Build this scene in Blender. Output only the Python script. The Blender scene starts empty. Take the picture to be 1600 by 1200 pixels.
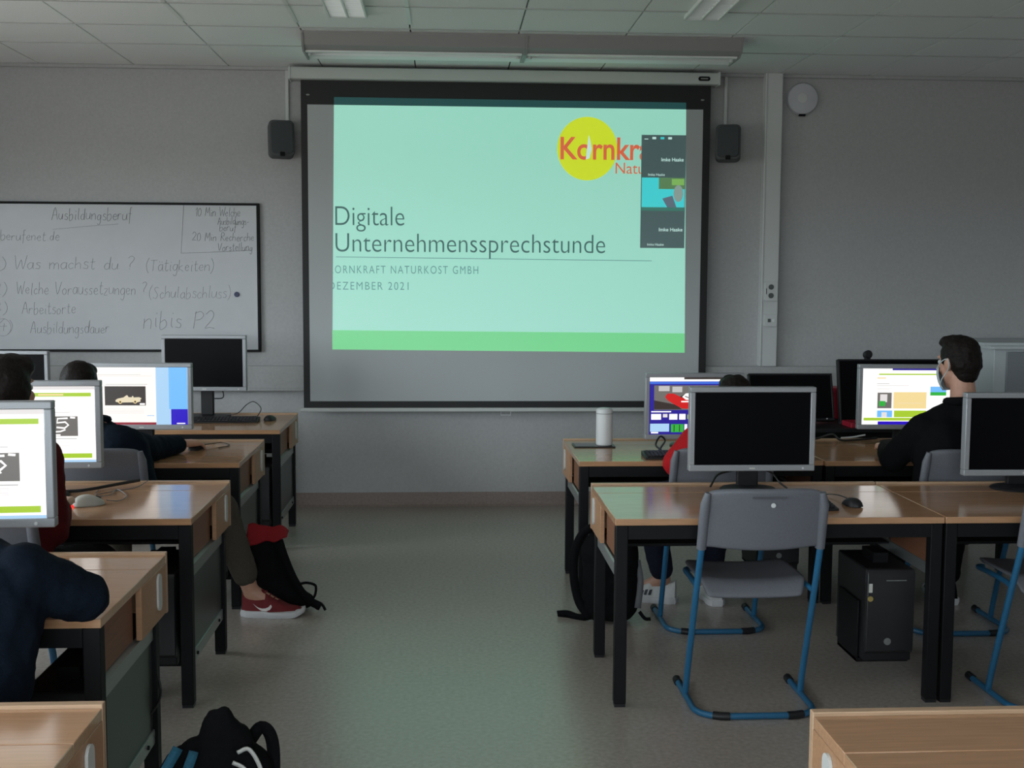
import bpy, bmesh, math, random
from mathutils import Vector, Matrix, noise
random.seed(7)
PI = math.pi
V = Vector
scene = bpy.context.scene
COL = scene.collection

# ------------------------------------------------------------------ camera
CAMH = 1.60
yaw, pitch, roll = math.radians(3.2285), math.radians(5.0024), math.radians(-0.2781)
fwd = V((math.sin(yaw)*math.cos(pitch), math.cos(yaw)*math.cos(pitch), -math.sin(pitch)))
rgt = V((math.cos(yaw), -math.sin(yaw), 0))
dwn = fwd.cross(rgt)
r2 = rgt*math.cos(roll) + dwn*math.sin(roll)
d2 = -rgt*math.sin(roll) + dwn*math.cos(roll)
cam_data = bpy.data.cameras.new('camera')
cam_data.sensor_width = 36.0
cam_data.lens = 36.0*1850.0/1600.0
cam_data.clip_start = 0.05
cam = bpy.data.objects.new('camera', cam_data)
COL.objects.link(cam)
m = Matrix(((r2.x, -d2.x, -fwd.x), (r2.y, -d2.y, -fwd.y), (r2.z, -d2.z, -fwd.z)))
cam.matrix_world = Matrix.Translation((0, 0, CAMH)) @ m.to_4x4()
scene.camera = cam

# ------------------------------------------------------------------ view, world, daylight
scene.view_settings.view_transform = 'Standard'
scene.view_settings.look = 'None'
scene.view_settings.gamma = 1.0
scene.view_settings.use_curve_mapping = False
scene.view_settings.exposure = 0.0
world = bpy.data.worlds.new('overcast_sky')
scene.world = world
world.use_nodes = True
wn_ = world.node_tree.nodes; wl_ = world.node_tree.links
bg = wn_['Background']
bg.inputs['Strength'].default_value = 13.5
tcw = wn_.new('ShaderNodeTexCoord'); sep = wn_.new('ShaderNodeSeparateXYZ'); rmp = wn_.new('ShaderNodeValToRGB')
wl_.new(tcw.outputs['Generated'], sep.inputs[0]); wl_.new(sep.outputs['Z'], rmp.inputs['Fac']); wl_.new(rmp.outputs['Color'], bg.inputs['Color'])
rmp.color_ramp.elements[0].position = 0.0; rmp.color_ramp.elements[0].color = (0.30, 0.29, 0.27, 1)   # ground below the horizon
rmp.color_ramp.elements[1].position = 0.03; rmp.color_ramp.elements[1].color = (0.89, 0.945, 1.0, 1)    # overcast sky above it

XL, XR, YB, YF, ZC = -4.0, 4.6, -2.2, 8.34, 3.044
WINDOWS = [(-1.4, 0.6), (1.3, 3.3), (4.2, 6.4)]                      # in the left wall
BACKWIN = [(-3.5, -1.4), (-1.0, 1.1)]        # in the wall behind the camera
WZ0, WZ1 = 0.95, 2.60
def portal(loc, rot, sx, sy):
    ld = bpy.data.lights.new('window_portal', 'AREA')
    ld.shape = 'RECTANGLE'; ld.size, ld.size_y = sx, sy
    ld.cycles.is_portal = True
    lo = bpy.data.objects.new('window_portal', ld); COL.objects.link(lo)
    lo.location = loc; lo.rotation_euler = rot
for (a, b) in WINDOWS: portal((XL-.26, (a+b)/2, (WZ0+WZ1)/2), (0, -PI/2, 0), WZ1-WZ0, b-a)
for (a, b) in BACKWIN: portal(((a+b)/2, YB-.26, (WZ0+WZ1)/2), (PI/2, 0, 0), b-a, WZ1-WZ0)

# ------------------------------------------------------------------ materials
MATS = {}
def lin(c):
    return tuple((x/255/12.92 if x/255 <= 0.04045 else ((x/255+0.055)/1.055)**2.4) for x in c)
def mat(name, col, rough=0.5, metal=0.0, spec=0.5, var=0.0, scale=30.0, bump=0.0, emit=None, estr=1.0, coat=0.0, stretch=None, sheen=0.0, detail=4.0):
    if name in MATS: return MATS[name]
    mt = bpy.data.materials.new(name); mt.use_nodes = True
    nt = mt.node_tree; b = nt.nodes['Principled BSDF']
    b.inputs['Base Color'].default_value = (*col, 1)
    b.inputs['Roughness'].default_value = rough
    b.inputs['Metallic'].default_value = metal
    b.inputs['Specular IOR Level'].default_value = spec
    b.inputs['Coat Weight'].default_value = coat
    b.inputs['Sheen Weight'].default_value = sheen
    if emit is not None:
        b.inputs['Emission Color'].default_value = (*emit, 1)
        b.inputs['Emission Strength'].default_value = estr
    if var > 0 or bump > 0:
        tc = nt.nodes.new('ShaderNodeTexCoord')
        mp = nt.nodes.new('ShaderNodeMapping')
        if stretch: mp.inputs['Scale'].default_value = stretch
        nt.links.new(tc.outputs['Object'], mp.inputs['Vector'])
        nz = nt.nodes.new('ShaderNodeTexNoise')
        nz.inputs['Scale'].default_value = scale
        nz.inputs['Detail'].default_value = detail
        nt.links.new(mp.outputs['Vector'], nz.inputs['Vector'])
        if var > 0:
            cr = nt.nodes.new('ShaderNodeValToRGB')
            cr.color_ramp.elements[0].position = 0.3; cr.color_ramp.elements[1].position = 0.7
            cr.color_ramp.elements[0].color = (*[max(0, x*(1-var)) for x in col], 1)
            cr.color_ramp.elements[1].color = (*[min(1, x*(1+var)) for x in col], 1)
            nt.links.new(nz.outputs['Fac'], cr.inputs['Fac'])
            nt.links.new(cr.outputs['Color'], b.inputs['Base Color'])
        if bump > 0:
            bp = nt.nodes.new('ShaderNodeBump')
            bp.inputs['Strength'].default_value = bump; bp.inputs['Distance'].default_value = 0.004
            nt.links.new(nz.outputs['Fac'], bp.inputs['Height'])
            nt.links.new(bp.outputs['Normal'], b.inputs['Normal'])
    MATS[name] = mt
    return mt

M_WALL = mat('wall_paint', (0.45, 0.45, 0.455), 0.85, var=0.05, scale=60, bump=0.25)
M_CEIL = mat('ceiling_tile', (0.85, 0.86, 0.86), 0.9, var=0.05, scale=120, bump=0.15)
M_CGRID = mat('ceiling_shadow_gap', (0.10, 0.10, 0.10), 0.8)
M_TBAR = mat('t_bar', (0.75, 0.77, 0.76), 0.45)
M_FLOOR = mat('linoleum', (0.37, 0.325, 0.29), 0.27, spec=1.0, var=0.14, scale=55, bump=0.008, detail=8)
M_SKIRT = mat('linoleum_skirting', (0.26, 0.20, 0.18), 0.55, var=0.12, scale=60)
M_WOOD = mat('beech_laminate', (0.46, 0.25, 0.135), 0.13, spec=1.0, var=0.10, scale=14, stretch=(0.6, 9, 9), detail=6)
M_WOODE = mat('beech_edge', (0.40, 0.215, 0.115), 0.42, var=0.12, scale=14, stretch=(0.6, 9, 9))
M_APRON = mat('shaded_beech_apron', (0.20, 0.085, 0.045), 0.5, var=0.12, scale=14, stretch=(9, 0.6, 9))  # shade on the recessed apron put into a darker beech colour
M_RIM = mat('pale_beech_rim', (0.46, 0.30, 0.19), 0.40, var=0.10, scale=14, stretch=(0.6, 9, 9))
M_BLACK = mat('black_powder_coat', (0.008, 0.008, 0.009), 0.55, spec=0.15)
M_RAIL = mat('grey_metal_rail', (0.30, 0.31, 0.31), 0.35, metal=0.6, var=0.05, scale=80)
M_PANEL = mat('grey_side_panel', (0.06, 0.068, 0.066), 0.35, metal=0.4, var=0.08, scale=90)
M_OVAL = mat('oval_cap', (0.55, 0.55, 0.53), 0.4)
M_SILVER = mat('silver_plastic', (0.33, 0.34, 0.36), 0.38, metal=0.25, var=0.03, scale=200)
M_DARKPL = mat('dark_plastic', (0.012, 0.012, 0.014), 0.45, spec=0.35, var=0.1, scale=150)
M_SCREENOFF = mat('screen_off', (0.003, 0.003, 0.004), 0.35, spec=0.08)
M_GLASSY = mat('tablet_glass', (0.003, 0.003, 0.004), 0.06, spec=0.9)
M_SEAT = mat('grey_chair_plastic', (0.125, 0.13, 0.15), 0.5, var=0.06, scale=160, bump=0.2)
M_BLUE = mat('blue_tube', (0.018, 0.115, 0.23), 0.35, spec=0.5, var=0.05, scale=60)
M_WHITE = mat('white_plastic', (0.62, 0.63, 0.63), 0.45)
M_CASING = mat('screen_casing', (0.55, 0.56, 0.55), 0.45)
M_WB = mat('whiteboard_enamel', (0.50, 0.51, 0.54), 0.32, spec=0.5, var=0.02, scale=8)
M_INK = mat('marker_ink', (0.10, 0.10, 0.115), 0.7)
M_CABLE = mat('cable_rubber', (0.012, 0.012, 0.012), 0.5)
M_GREYC = mat('grey_cable', (0.16, 0.15, 0.15), 0.5)
M_LOUVRE = mat('louvre_aluminium', (0.88, 0.90, 0.90), 0.35, metal=0.25)
M_LUMI = mat('luminaire_grey', (0.30, 0.29, 0.29), 0.5)
M_SKIN = mat('skin', (0.50, 0.27, 0.19), 0.5, var=0.06, scale=40)
M_HAIR = mat('dark_hair', (0.012, 0.009, 0.008), 0.55, spec=0.12, var=0.5, scale=140, bump=0.6)
M_NAVY = mat('navy_fabric', (0.006, 0.010, 0.018), 0.9, spec=0.08, var=0.25, scale=220, bump=0.3)
M_BLKFAB = mat('black_fabric', (0.006, 0.006, 0.007), 0.9, spec=0.08, var=0.3, scale=220, bump=0.3)
M_RED = mat('dark_red_fabric', (0.085, 0.007, 0.009), 0.8, spec=0.12, var=0.2, scale=200, bump=0.3)
M_RED2 = mat('bright_red_fabric', (0.40, 0.010, 0.014), 0.8, spec=0.12, var=0.2, scale=200, bump=0.3)
M_KHAKI = mat('khaki_trousers', (0.075, 0.065, 0.052), 0.9, spec=0.12, var=0.2, scale=220, bump=0.3)
M_JEANS = mat('dark_jeans', (0.014, 0.016, 0.030), 0.9, spec=0.12, var=0.3, scale=220, bump=0.3)
M_SHOER = mat('red_knit', (0.15, 0.008, 0.012), 0.8, var=0.25, scale=300, bump=0.4)
M_SHOEW = mat('white_leather', (0.62, 0.62, 0.62), 0.5, var=0.05, scale=80)
M_SOLE = mat('white_foam', (0.62, 0.62, 0.64), 0.6)
M_MARK = mat('shoe_mark', (0.75, 0.70, 0.68), 0.5)
M_STRIPE = mat('navy_stripe', (0.03, 0.035, 0.05), 0.5)
M_TEAL = mat('teal_fabric', (0.01, 0.09, 0.15), 0.8, var=0.2, scale=200)
M_REDPL = mat('red_plastic', (0.42, 0.012, 0.035), 0.5)
M_MOUSEW = mat('beige_mouse', (0.40, 0.39, 0.35), 0.4)
M_LED = mat('red_led', (0.3, 0.0, 0.0), 0.5, emit=(1.0, 0.02, 0.02), estr=1.6)
M_MASK = mat('face_mask', (0.45, 0.52, 0.55), 0.8)
M_CAB = mat('white_cabinet', (0.56, 0.60, 0.62), 0.5, var=0.02, scale=60)
M_CABF = mat('cabinet_shaded_front', (0.24, 0.26, 0.28), 0.5, var=0.03, scale=60)  # white front turned from the left daylight, its shade put into the grey
M_EYE = mat('eye', (0.5, 0.5, 0.5), 0.3)
M_STICK = mat('sticker', (0.6, 0.6, 0.55), 0.5)

# ------------------------------------------------------------------ mesh helpers
class MB:
    def __init__(s, origin=(0, 0, 0)):
        s.v, s.f, s.mi, s.o, s.mats = [], [], [], V(origin), []
    def mid(s, mt):
        if mt is None: return 0
        if mt not in s.mats: s.mats.append(mt)
        return s.mats.index(mt)
    def add(s, vs, fs, mt=None):
        n = len(s.v); k = s.mid(mt)
        s.v += [V(a) for a in vs]; s.f += [tuple(i+n for i in f) for f in fs]; s.mi += [k]*len(fs)
        return s
    def box(s, x0, x1, y0, y1, z0, z1, mt=None):
        vs = [(x, y, z) for z in (z0, z1) for y in (y0, y1) for x in (x0, x1)]
        return s.add(vs, [(0, 2, 3, 1), (4, 5, 7, 6), (0, 1, 5, 4), (2, 6, 7, 3), (0, 4, 6, 2), (1, 3, 7, 5)], mt)
    def prism(s, pts, axis, a, b, mt=None):
        n = len(pts)
        def P(p, t):
            return {'x': (t, p[0], p[1]), 'y': (p[0], t, p[1]), 'z': (p[0], p[1], t)}[axis]
        vs = [P(p, a) for p in pts] + [P(p, b) for p in pts]
        fs = [tuple(range(n))[::-1], tuple(range(n, 2*n))] + [(i, (i+1) % n, n+(i+1) % n, n+i) for i in range(n)]
        return s.add(vs, fs, mt)
    def rrect(s, axis, a, b, u0, u1, w0, w1, r, n=5, mt=None):
        pts = []
        for (cu, cw, st) in ((u1-r, w1-r, 0), (u0+r, w1-r, 1), (u0+r, w0+r, 2), (u1-r, w0+r, 3)):
            for i in range(n+1):
                t = PI/2*(st+i/n); pts.append((cu+r*math.cos(t), cw+r*math.sin(t)))
        return s.prism(pts, axis, a, b, mt)
    def tube(s, pts, r, n=8, mt=None, flat=1.0, closed=False):
        pts = [V(p) for p in pts]; N = len(pts)
        rs = r if isinstance(r, (list, tuple)) else [r]*N
        up = V((0, 0, 1)); vs = []; prev = None
        for i, p in enumerate(pts):
            if closed: t = pts[(i+1) % N]-pts[i-1]
            else: t = pts[min(i+1, N-1)]-pts[max(i-1, 0)]
            if t.length < 1e-9: t = V((0, 0, 1))
            t.normalize()
            if prev is None:
                a = t.cross(up)
                if a.length < 0.05: a = t.cross(V((1, 0, 0)))
            else:
                a = prev - t*prev.dot(t)
                if a.length < 1e-6: a = t.cross(up)
            a.normalize(); b = t.cross(a); prev = a
            for k in range(n):
                th = 2*PI*k/n
                vs.append(p + a*(rs[i]*math.cos(th)) + b*(rs[i]*flat*math.sin(th)))
        fs = []
        for i in range(N if closed else N-1):
            j = (i+1) % N
            for k in range(n):
                fs.append((i*n+k, i*n+(k+1) % n, j*n+(k+1) % n, j*n+k))
        if not closed:
            fs += [tuple(range(n))[::-1], tuple((N-1)*n+k for k in range(n))]
        return s.add(vs, fs, mt)
    def lathe(s, prof, c=(0, 0, 0), n=24, axis='z', mt=None, sx=1, sy=1):
        vs = []; c = V(c)
        for (r, h) in prof:
            for k in range(n):
                a = 2*PI*k/n; u, w = r*math.cos(a)*sx, r*math.sin(a)*sy
                vs.append(c + (V((u, w, h)) if axis == 'z' else V((u, h, w)) if axis == 'y' else V((h, u, w))))
        fs = [(i*n+k, i*n+(k+1) % n, (i+1)*n+(k+1) % n, (i+1)*n+k) for i in range(len(prof)-1) for k in range(n)]
        fs += [tuple(range(n))[::-1], tuple((len(prof)-1)*n+k for k in range(n))]
        return s.add(vs, fs, mt)
    def grid(s, fn, nu, nv, mt=None, thick=None):
        vs = [fn(i/nu, j/nv) for j in range(nv+1) for i in range(nu+1)]
        fs = [(j*(nu+1)+i, j*(nu+1)+i+1, (j+1)*(nu+1)+i+1, (j+1)*(nu+1)+i) for j in range(nv) for i in range(nu)]
        return s.add(vs, fs, mt)
    def capsule(s, p0, r0, p1, r1, n=14, m=5):
        p0, p1 = V(p0), V(p1); t = p1-p0
        L = t.length
        if L < 1e-6: t = V((0, 0, 1))
        t.normalize()
        a = t.cross(V((0, 0, 1)))
        if a.length < 0.05: a = t.cross(V((1, 0, 0)))
        a.normalize(); b = t.cross(a)
        vs, rings = [], []
        for i in range(1, m+1):
            th = -PI/2 + (PI/2)*i/m
            rings.append((p0 + t*(r0*math.sin(th)), r0*math.cos(th)))
        for i in range(0, m):
            th = (PI/2)*i/m
            rings.append((p1 + t*(r1*math.sin(th)), r1*math.cos(th)))
        vs.append(p0-t*r0)
        for (c, r) in rings:
            for k in range(n):
                q = 2*PI*k/n; vs.append(c+a*(r*math.cos(q))+b*(r*math.sin(q)))
        vs.append(p1+t*r1)
        fs = [(0, 1+(k+1) % n, 1+k) for k in range(n)]
        for i in range(len(rings)-1):
            for k in range(n):
                fs.append((1+i*n+k, 1+i*n+(k+1) % n, 1+(i+1)*n+(k+1) % n, 1+(i+1)*n+k))
        e = len(vs)-1; o = 1+(len(rings)-1)*n
        fs += [(e, o+k, o+(k+1) % n) for k in range(n)]
        return s.add(vs, fs)
    def ellip(s, c, ax, n=18, m=10):
        """ellipsoid; ax = three axis vectors"""
        c = V(c); A, B, Cc = [V(q) for q in ax]; vs = [c-Cc]
        for i in range(1, m):
            th = -PI/2+PI*i/m
            for k in range(n):
                q = 2*PI*k/n
                vs.append(c + A*(math.cos(th)*math.cos(q)) + B*(math.cos(th)*math.sin(q)) + Cc*math.sin(th))
        vs.append(c+Cc); e = len(vs)-1
        flip = A.cross(B).dot(Cc) < 0
        fs = [(0, 1+(k+1) % n, 1+k) for k in range(n)]
        for i in range(m-2):
            for k in range(n):
                fs.append((1+i*n+k, 1+i*n+(k+1) % n, 1+(i+1)*n+(k+1) % n, 1+(i+1)*n+k))
        o = 1+(m-2)*n
        fs += [(e, o+k, o+(k+1) % n) for k in range(n)]
        if flip: fs = [f[::-1] for f in fs]
        return s.add(vs, fs)
    def mesh(s, name, mt=None):
        me = bpy.data.meshes.new(name)
        me.from_pydata([tuple(q-s.o) for q in s.v], [], s.f)
        if s.mats:
            for q in s.mats: me.materials.append(q)
            me.polygons.foreach_set('material_index', s.mi)
        elif mt: me.materials.append(mt)
        me.update()
        return me
    def build(s, name, mt=None, parent=None, bevel=0.0, smooth=None, solid=0.0, sub=0, seg=2):
        me = s.mesh(name, mt)
        bm = bmesh.new(); bm.from_mesh(me)
        bmesh.ops.recalc_face_normals(bm, faces=bm.faces) if not getattr(s, 'keep', False) else None
        bm.to_mesh(me); bm.free()
        o = link(name, me, parent)
        if solid:
            md = o.modifiers.new('thickness', 'SOLIDIFY'); md.thickness = solid; md.offset = 0
        if bevel:
            md = o.modifiers.new('bevel', 'BEVEL'); md.width = bevel; md.segments = seg; md.limit_method = 'ANGLE'; md.angle_limit = 0.6
        if sub:
            md = o.modifiers.new('subdivision', 'SUBSURF'); md.levels = sub; md.render_levels = sub
        if smooth or bevel or sub: smooth_mesh(me, smooth or 40)
        return o

def smooth_mesh(me, ang=40):
    me.polygons.foreach_set('use_smooth', [True]*len(me.polygons))
    if ang < 180: me.set_sharp_from_angle(angle=math.radians(ang))
def link(name, data, parent=None, loc=None):
    o = bpy.data.objects.new(name, data); COL.objects.link(o)
    if parent is not None: o.parent = parent
    if loc is not None: o.location = loc
    return o
def tag(o, label=None, cat=None, group=None, kind=None):
    if label: o['label'] = label
    if cat: o['category'] = cat
    if group: o['group'] = group
    if kind: o['kind'] = kind
    return o
def thing(name, label, cat, loc=(0, 0, 0), rz=0.0, group=None):
    o = link(name, None, None, loc); o.rotation_euler = (0, 0, rz); o.empty_display_size = 0.1
    return tag(o, label, cat, group)
def struct(name, mb, mt, **k):
    o = mb.build(name, mt, None, **k); o['kind'] = 'structure'; return o
def copy_tree(o, parent=None):
    c = o.copy(); COL.objects.link(c)
    if parent is not None: c.parent = parent
    for ch in list(o.children): copy_tree(ch, c)
    return c
def smoothpath(pts, n=6):
    pts = [V(p) for p in pts]; out = []
    P = [pts[0]*2-pts[1]] + pts + [pts[-1]*2-pts[-2]]
    for i in range(1, len(P)-2):
        a, b, c, d = P[i-1], P[i], P[i+1], P[i+2]
        for k in range(n):
            t = k/n
            out.append(0.5*((2*b)+(c-a)*t+(2*a-5*b+4*c-d)*t*t+(3*b-a-3*c+d)*t**3))
    out.append(pts[-1]); return out
def text_mesh(s, size=1.0, offset=0.0, space=1.0, shear=0.0):
    cu = bpy.data.curves.new('lettering', 'FONT'); cu.body = s; cu.size = size; cu.offset = offset
    cu.space_character = space; cu.shear = shear; cu.resolution_u = 6; cu.fill_mode = 'FRONT'
    ob = bpy.data.objects.new('lettering', cu); COL.objects.link(ob)
    dg = bpy.context.evaluated_depsgraph_get()
    me = bpy.data.meshes.new_from_object(ob.evaluated_get(dg))
    bpy.data.objects.remove(ob); bpy.data.curves.remove(cu)
    return me
def text_fit(name, s, x0, x1, zbase, hcap, y, mt, parent, origin, offset=0.0, space=1.0, clip=None, shear=0.0):
    """lettering in the x-z plane facing -y, fitted to the width x0..x1 and a cap height"""
    me = text_mesh(s, 1.0, offset, space, shear)
    xs = [v.co.x for v in me.vertices]
    ref = text_mesh('H', 1.0, offset); hh = max(v.co.y for v in ref.vertices); bpy.data.meshes.remove(ref)
    sx = (x1-x0)/(max(xs)-min(xs)); sz = hcap/hh; mx = min(xs); o = V(origin)
    for v in me.vertices:
        v.co = V((x0+(v.co.x-mx)*sx, y, zbase+v.co.y*sz)) - o
    if clip:
        bm = bmesh.new(); bm.from_mesh(me)
        for (cx, keep) in clip:
            bmesh.ops.bisect_plane(bm, geom=bm.verts[:]+bm.edges[:]+bm.faces[:], plane_co=(cx-o.x, 0, 0), plane_no=(1, 0, 0),
                                   clear_outer=(keep == 'left'), clear_inner=(keep == 'right'))
        bm.to_mesh(me); bm.free()
    me.materials.clear(); me.materials.append(mt)
    return link(name, me, parent)

# ------------------------------------------------------------------ single-stroke handwriting
G = {
 'A': (7, ["0,0 3.5,10 6.5,0", "1.5,4 5.5,4"]), 'M': (8, ["0,0 1,10 4,3 7,10 8,0"]), 'R': (6.5, ["0,0 1,10 5,9 5,6 1,5 6.5,0"]),
 'W': (9, ["0,10 2,0 4.5,7 6.5,0 9,10"]), 'V': (7, ["0,10 3,0 7,10"]), 'T': (7, ["0,9.5 7,10", "3.5,9.7 3,0"]),
 'S': (6, ["6,9 3,10 1,8 3,5.5 5,3 3,0 0,1"]), 'P': (6, ["0,0 1,10", "0,9 4,10 6,8 4,5.5 1,5"]),
 'a': (5, ["4.5,4.5 2,5 0,2.5 1.5,0 4,1.5 4.5,5 4.5,1 5.2,0"]), 'b': (5, ["0,10 0,0 3,0 4.5,2.5 3,5 0,3.5"]),
 'c': (4, ["4,4 2,5 0,2.5 1.5,0 4,1"]), 'd': (5, ["4.5,4 2,5 0,2.5 1.5,0 4,1.2 5,10 4.5,1 5.2,0"]),
 'e': (4.5, ["0.3,2.5 4,3 3,5 1,4.5 0,2 2,0 4.3,1"]), 'f': (4, ["4,9.5 2.5,10 1.8,7 1.5,-3", "0,5 3.5,5"]),
 'g': (5, ["4.5,4.5 2,5 0,2.5 1.5,0.3 4,1.5 4.5,5 4.3,-2 2.5,-4 0.5,-3"]), 'h': (5, ["0,10 0,0", "0,3 2.5,5 4.3,3.5 4.5,0"]),
 'i': (2, ["1,5 1,1 1.8,0", "1.2,7.5 1.4,8"]), 'k': (5, ["0,10 0,0", "4,5 0.3,2.5 4.5,0"]), 'l': (2, ["1,10 0.8,1 1.8,0"]),
 'm': (7.5, ["0,5 0,0", "0,3 2,5 3.5,4 3.6,0", "3.6,3 5.5,5 7,4 7.2,0"]), 'n': (5, ["0,5 0,0", "0,3 2.5,5 4.3,4 4.5,0"]),
 'o': (5, ["2.5,5 0,3 1,0 4,0.3 4.5,3.5 2.5,5"]), 'p': (5, ["0,5 0,-4", "0,3.5 3,5 4.5,2.5 3,0 0,1"]),
 'r': (4, ["0,5 0,0", "0,3 1.8,5 3.8,4.6"]), 's': (4, ["3.8,4.5 1.5,5 0.8,3.5 3.5,2 3,0 0,0.3"]), 't': (4, ["1.8,9 1.5,1 3,0 4,0.8", "0,6 3.8,6.2"]),
 'u': (5, ["0,5 0,1 2,0 4,1.5 4.5,5 4.5,1 5.2,0"]), 'v': (4.5, ["0,5 2,0 4.5,5"]), 'z': (4.5, ["0,5 4.3,5 0,0 4.5,0"]),
 'ä': (5, ["4.5,4.5 2,5 0,2.5 1.5,0 4,1.5 4.5,5 4.5,1 5.2,0", "1.2,7 1.3,7.6", "3.4,7 3.5,7.6"]),
 '0': (5.5, ["3,10 0.5,8 0,3 2,0 5,2 5.5,7 3,10"]), '1': (3, ["0,7 2.5,10 2.3,0"]), '2': (6, ["0,8 2.5,10 5,8 4,5 0,0.3 3,0.6 6,0"]),
 '3': (5, ["0,9 3,10 4.5,7.5 2,5.5 5,3 3,0 0,1"]), '4': (5, ["3,10 0,4 5,4", "3.5,6 3.5,0"]), ')': (3, ["0,11 2.5,6 2,1 0,-2"]), '(': (3, ["3,11 0.5,6 1,1 3,-2"]),
 '?': (5, ["0,9 2.5,10.5 5,9 4,6.5 2,4 2,2", "2,0.2 2.1,0.6"]), '.': (2, ["0.8,0 1,0.4"]), '-': (4, ["0,3 4,3.2"]), ' ': (4.5, []),
}
def handwrite(mb, s, x0, x1, zb, cap, y, r=0.0022, slope=0.0, seed=1):
    rnd = random.Random(seed); x = 0; strokes = []
    for ch in s:
        w, ss = G[ch]; dy = rnd.uniform(-0.5, 0.5); sc = rnd.uniform(0.92, 1.08)
        for q in ss:
            pts = [tuple(map(float, p.split(','))) for p in q.split()]
            strokes.append([(x+(a*sc)+b*0.12+rnd.uniform(-.2, .2), b*sc+dy+rnd.uniform(-.2, .2)) for a, b in pts])
        x += w+1.6
    k = (x1-x0)/max(x-1.6, 1); cz = cap/10
    for st in strokes:
        pts = [(x0+a*k, y, zb+b*cz+slope*a*k) for a, b in st]
        mb.tube(smoothpath(pts, 3) if len(pts) > 2 else pts, r, 4, flat=0.35)

# ================================================================== THE ROOM
mb = MB(); mb.box(XL-.3, XR+.3, YB-.3, YF+.3, -0.12, 0)
floor = struct('floor', mb, M_FLOOR)
mb = MB(); mb.box(XL-.3, XR+.3, YF, YF+.25, 0, ZC+.3)
wall_front = struct('wall_front', mb, M_WALL)
mb = MB()
mb.box(XL-.3, XR+.3, YB-.25, YB, 0, WZ0); mb.box(XL-.3, XR+.3, YB-.25, YB, WZ1, ZC+.3)
xs = [XL-.3] + [t for w in BACKWIN for t in w] + [XR+.3]
for i in range(0, len(xs), 2): mb.box(xs[i], xs[i+1], YB-.25, YB, WZ0, WZ1)
struct('wall_back', mb, M_WALL)
mb = MB(); mb.box(XR, XR+.25, YB, YF, 0, ZC+.3); struct('wall_right', mb, M_WALL)
mb = MB()
mb.box(XL-.25, XL, YB, YF, 0, WZ0); mb.box(XL-.25, XL, YB, YF, WZ1, ZC+.3)
ys = [YB] + [t for w in WINDOWS for t in w] + [YF]
for i in range(0, len(ys), 2): mb.box(XL-.25, XL, ys[i], ys[i+1], WZ0, WZ1)
struct('wall_left', mb, M_WALL)
# window glass that lets the sky in
mg = bpy.data.materials.new('window_glass'); mg.use_nodes = True
nt = mg.node_tree; nt.nodes.remove(nt.nodes['Principled BSDF'])
tr = nt.nodes.new('ShaderNodeBsdfTransparent'); gl = nt.nodes.new('ShaderNodeBsdfGlossy'); mx = nt.nodes.new('ShaderNodeMixShader')
tr.inputs['Color'].default_value = (0.9, 0.93, 0.93, 1); gl.inputs['Roughness'].default_value = 0.02; mx.inputs['Fac'].default_value = 0.06
nt.links.new(tr.outputs[0], mx.inputs[1]); nt.links.new(gl.outputs[0], mx.inputs[2]); nt.links.new(mx.outputs[0], nt.nodes['Material Output'].inputs['Surface'])
def window(k, a, b, back):
    w = b-a
    wn = link('window_%d' % k, None, None, ((a+b)/2, YB-.12, WZ0) if back else (XL-.12, (a+b)/2, WZ0))
    wn.rotation_euler = (0, 0, 0 if back else -PI/2); wn['kind'] = 'structure'      # local +y points into the room
    h = WZ1-WZ0; fr = MB()
    for (p, q, u, v) in ((-w/2, w/2, 0, .06), (-w/2, w/2, h-.06, h), (-w/2, -w/2+.06, .06, h-.06), (w/2-.06, w/2, .06, h-.06), (-.04, .04, .06, h-.06)): fr.box(p, q, -.03, .03, u, v)
    fr.build('window_frame', M_WHITE, wn)
    MB().box(-w/2+.06, -.04, -.005, .005, .06, h-.06).build('pane', mg, wn)
    MB().box(.04, w/2-.06, -.005, .005, .06, h-.06).build('pane', mg, wn)
    MB().box(-w/2-.05, w/2+.05, .122, .18, -.03, 0).build('window_sill', M_WHITE, wn)
for k, (a, b) in enumerate(WINDOWS): window(k+1, a, b, False)
for k, (a, b) in enumerate(BACKWIN): window(k+4, a, b, True)
# coved linoleum skirting on the front wall
mb = MB(); mb.prism([(YF, 0), (YF-.035, 0), (YF-.018, .012), (YF-.010, .03), (YF-.006, .097), (YF, .097)], 'x', XL, XR)
struct('baseboard_front', mb, M_SKIRT)
mb = MB(); mb.box(XR-.012, XR, YB, YF-.04, 0, .097); struct('baseboard_right', mb, M_SKIRT)
mb = MB(); mb.box(XL, XL+.012, YB, YF-.04, 0, .097); struct('baseboard_left', mb, M_SKIRT)
# ceiling: slab with a dark gap, tiles below it, shiny t-bars, edge angle
mb = MB(); mb.box(XL-.3, XR+.3, YB-.3, YF+.3, ZC+.018, ZC+.3)
ceiling = struct('ceiling', mb, M_CGRID)
PX, PYt = 0.634, 0.557
X0, Y0 = -2.74-2*0.634, 7.567
gx = [X0+PX*i for i in range(0, 15)]
gy = [YF-.03, Y0] + [Y0-PYt*(i+1) for i in range(18)]
me_cache = {}
for j in range(len(gy)-1):
    for i in range(len(gx)-1):
        x0, x1, y1, y0 = max(gx[i], XL), min(gx[i+1], XR), gy[j], gy[j+1]
        y0 = max(y0, YB)
        if y1-y0 < .02 or x1-x0 < .02: continue
        key = (round(x1-x0, 3), round(y1-y0, 3))
        if key not in me_cache:
            w, d = (x1-x0)/2-.0045, (y1-y0)/2-.0045
            t = MB(); t.box(-w, w, -d, d, 0, .018); me_cache[key] = t.mesh('ceiling_tile', M_CEIL)
        link('ceiling_tile', me_cache[key], ceiling, ((x0+x1)/2, (y0+y1)/2, ZC))
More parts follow.
